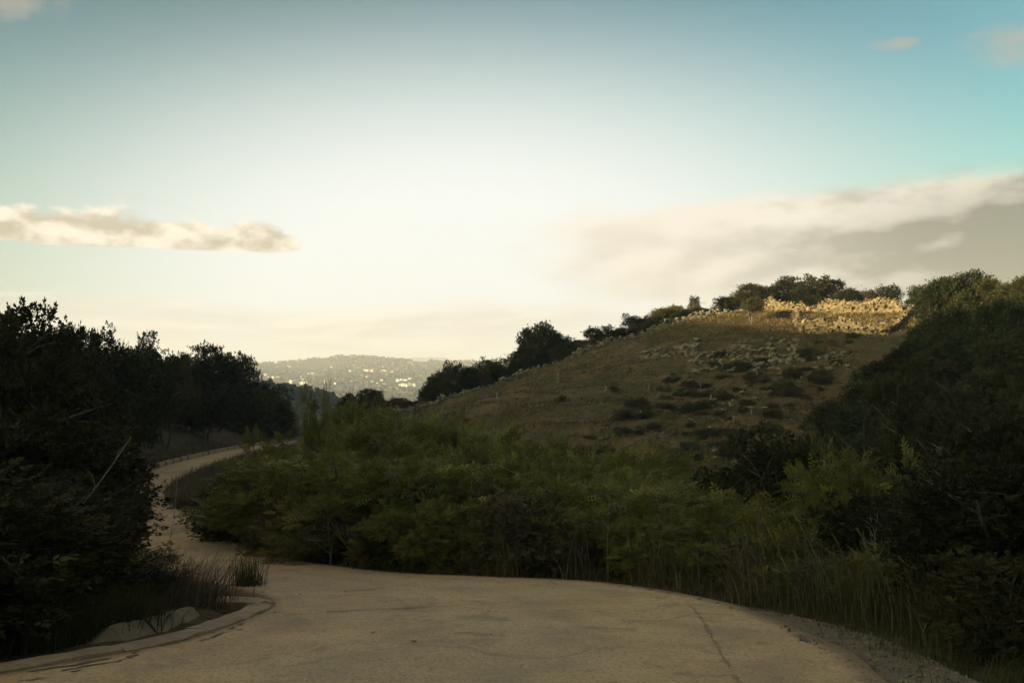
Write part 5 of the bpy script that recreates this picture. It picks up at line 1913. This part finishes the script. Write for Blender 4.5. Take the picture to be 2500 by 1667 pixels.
# pale strip fields on the valley floor
def far_field(px0, px1, py0, label, thick):
    V = []
    n = 40
    for k in range(n):
        px = px0 + (px1 - px0) * k / (n - 1)
        py = py0 + 5.5 * sstep(np.array(k / (n - 1)), 0.0, 0.75) + 0.6 * math.sin(k * 0.7)
        for q in (thick * math.sin(math.pi * min(max(k / (n - 1), 0.03), 0.97)) ** 0.5, 0):
            h = march(px, py + q, 700, 2600, 1600)
            if h is None:
                h = (at(px, 1500), 1500)
            V.append((h[0], h[1], h1(*h) + 1.6))
    Q = [(2 * k, 2 * k + 2, 2 * k + 3, 2 * k + 1) for k in range(n - 1)]
    o = obj('field', mesh_from('field', V, Q, None, ['pale_field']))
    tag(o, label, kind='structure')


far_field(318, 432, 386.0, 'pale straw field strip on the valley floor below the village', 1.1)

# cypresses and pines on the dark spur
for k, (px, py, d, hh) in enumerate([(284, 386, 560, 9), (306, 386, 570, 10), (314, 392, 560, 8), (325, 394, 555, 7), (292, 388, 575, 6), (270, 383, 575, 8)]):
    x = at(px, d)
    z = h1(x, d)
    plant('cypress', x, d, z + hh, 'slim dark cypress, %s from the left on the spur across the valley' % ORD[k], 'cypress_tree', 'tree', 'cypresses on the spur', wide=2.6)
x, d = at(296, 560), 560
plant('oak2', x, d, h1(x, d) + 7.5, 'broad flat-topped pine between the cypresses on the spur', 'pine_tree', 'tree', wide=12, maxs=3)


# lattice pylon beyond the left slope, small mast on the far hill
def pylon(px, py_top, d, hgt, label, arms=True):
    x = at(px, d)
    zt = ztop(py_top, d)
    root = obj('pylon' if arms else 'mast', None, None, (x, d, zt - hgt))
    g = Geo()
    w0, w1 = hgt * 0.075, hgt * 0.015
    r_ = hgt * 0.005
    for sx_ in (-1, 1):
        for sy_ in (-1, 1):
            g.tube([(sx_ * w0, sy_ * w0, 0), (sx_ * w1, sy_ * w1, hgt)], [r_ * 1.6, r_ * 1.2], 4)
    for k in range(9):
        a, b = k / 9, (k + 1) / 9
        wa, wb = w0 + (w1 - w0) * a, w0 + (w1 - w0) * b
        for sy_ in (-1, 1):
            g.tube([(-wa, sy_ * wa, hgt * a), (wb, sy_ * wb, hgt * b)], [r_, r_], 4)
            g.tube([(wa, sy_ * wa, hgt * a), (-wb, sy_ * wb, hgt * b)], [r_, r_], 4)
    obj('tower', g.mesh('tower', ['grey_steel']), root)
    if arms:
        for k, (zf, aw) in enumerate(((0.72, 0.17), (0.82, 0.22), (0.92, 0.15))):
            g = Geo()
            g.tube([(-hgt * aw, 0, hgt * zf), (0, 0, hgt * (zf + 0.03)), (hgt * aw, 0, hgt * zf)], [r_, r_ * 1.6, r_], 4)
            g.tube([(-hgt * aw, 0, hgt * zf), (hgt * aw, 0, hgt * zf)], [r_, r_], 4)
            obj('cross_arm', g.mesh('cross_arm', ['grey_steel']), root)
    tag(root, label, 'pylon' if arms else 'mast')


pylon(229.5, 351.5, 330, 30, 'lattice power pylon rising behind the trees left of the airy one')
pylon(146, 352.5, 1500, 24, 'faint small mast on the far hill in the skyline gap', False)

# ------------------------------------------------------------------ air
def build_haze():
    m = bpy.data.materials.new('haze')
    m.use_nodes = True
    t = m.node_tree
    t.nodes.clear()
    out = t.nodes.new('ShaderNodeOutputMaterial')
    v = t.nodes.new('ShaderNodeVolumePrincipled')
    v.inputs['Color'].default_value = (0.81, 0.83, 1.0, 1)
    v.inputs['Density'].default_value = 0.00026
    v.inputs['Anisotropy'].default_value = 0.1
    t.links.new(v.outputs[0], out.inputs['Volume'])
    MATS['haze'] = m
    bm = bmesh.new()
    bmesh.ops.create_cube(bm, size=1)
    me = bpy.data.meshes.new('haze')
    bm.to_mesh(me)
    bm.free()
    me.materials.append(m)
    zlo, zhi = -190.0, 175.0
    o = obj('haze', me, None, (0, 0, (zlo + zhi) / 2), None, (20200, 20200, zhi - zlo))
    tag(o, 'thin pale evening haze filling the valley air', 'haze', kind='stuff')


build_haze()
print('PLANTS', NPLANT[0], 'HOUSES', nh, 'OBJECTS', len(bpy.data.objects), 'TRIS', sum(len(m.loops) - 2 * len(m.polygons) for m in bpy.data.meshes))
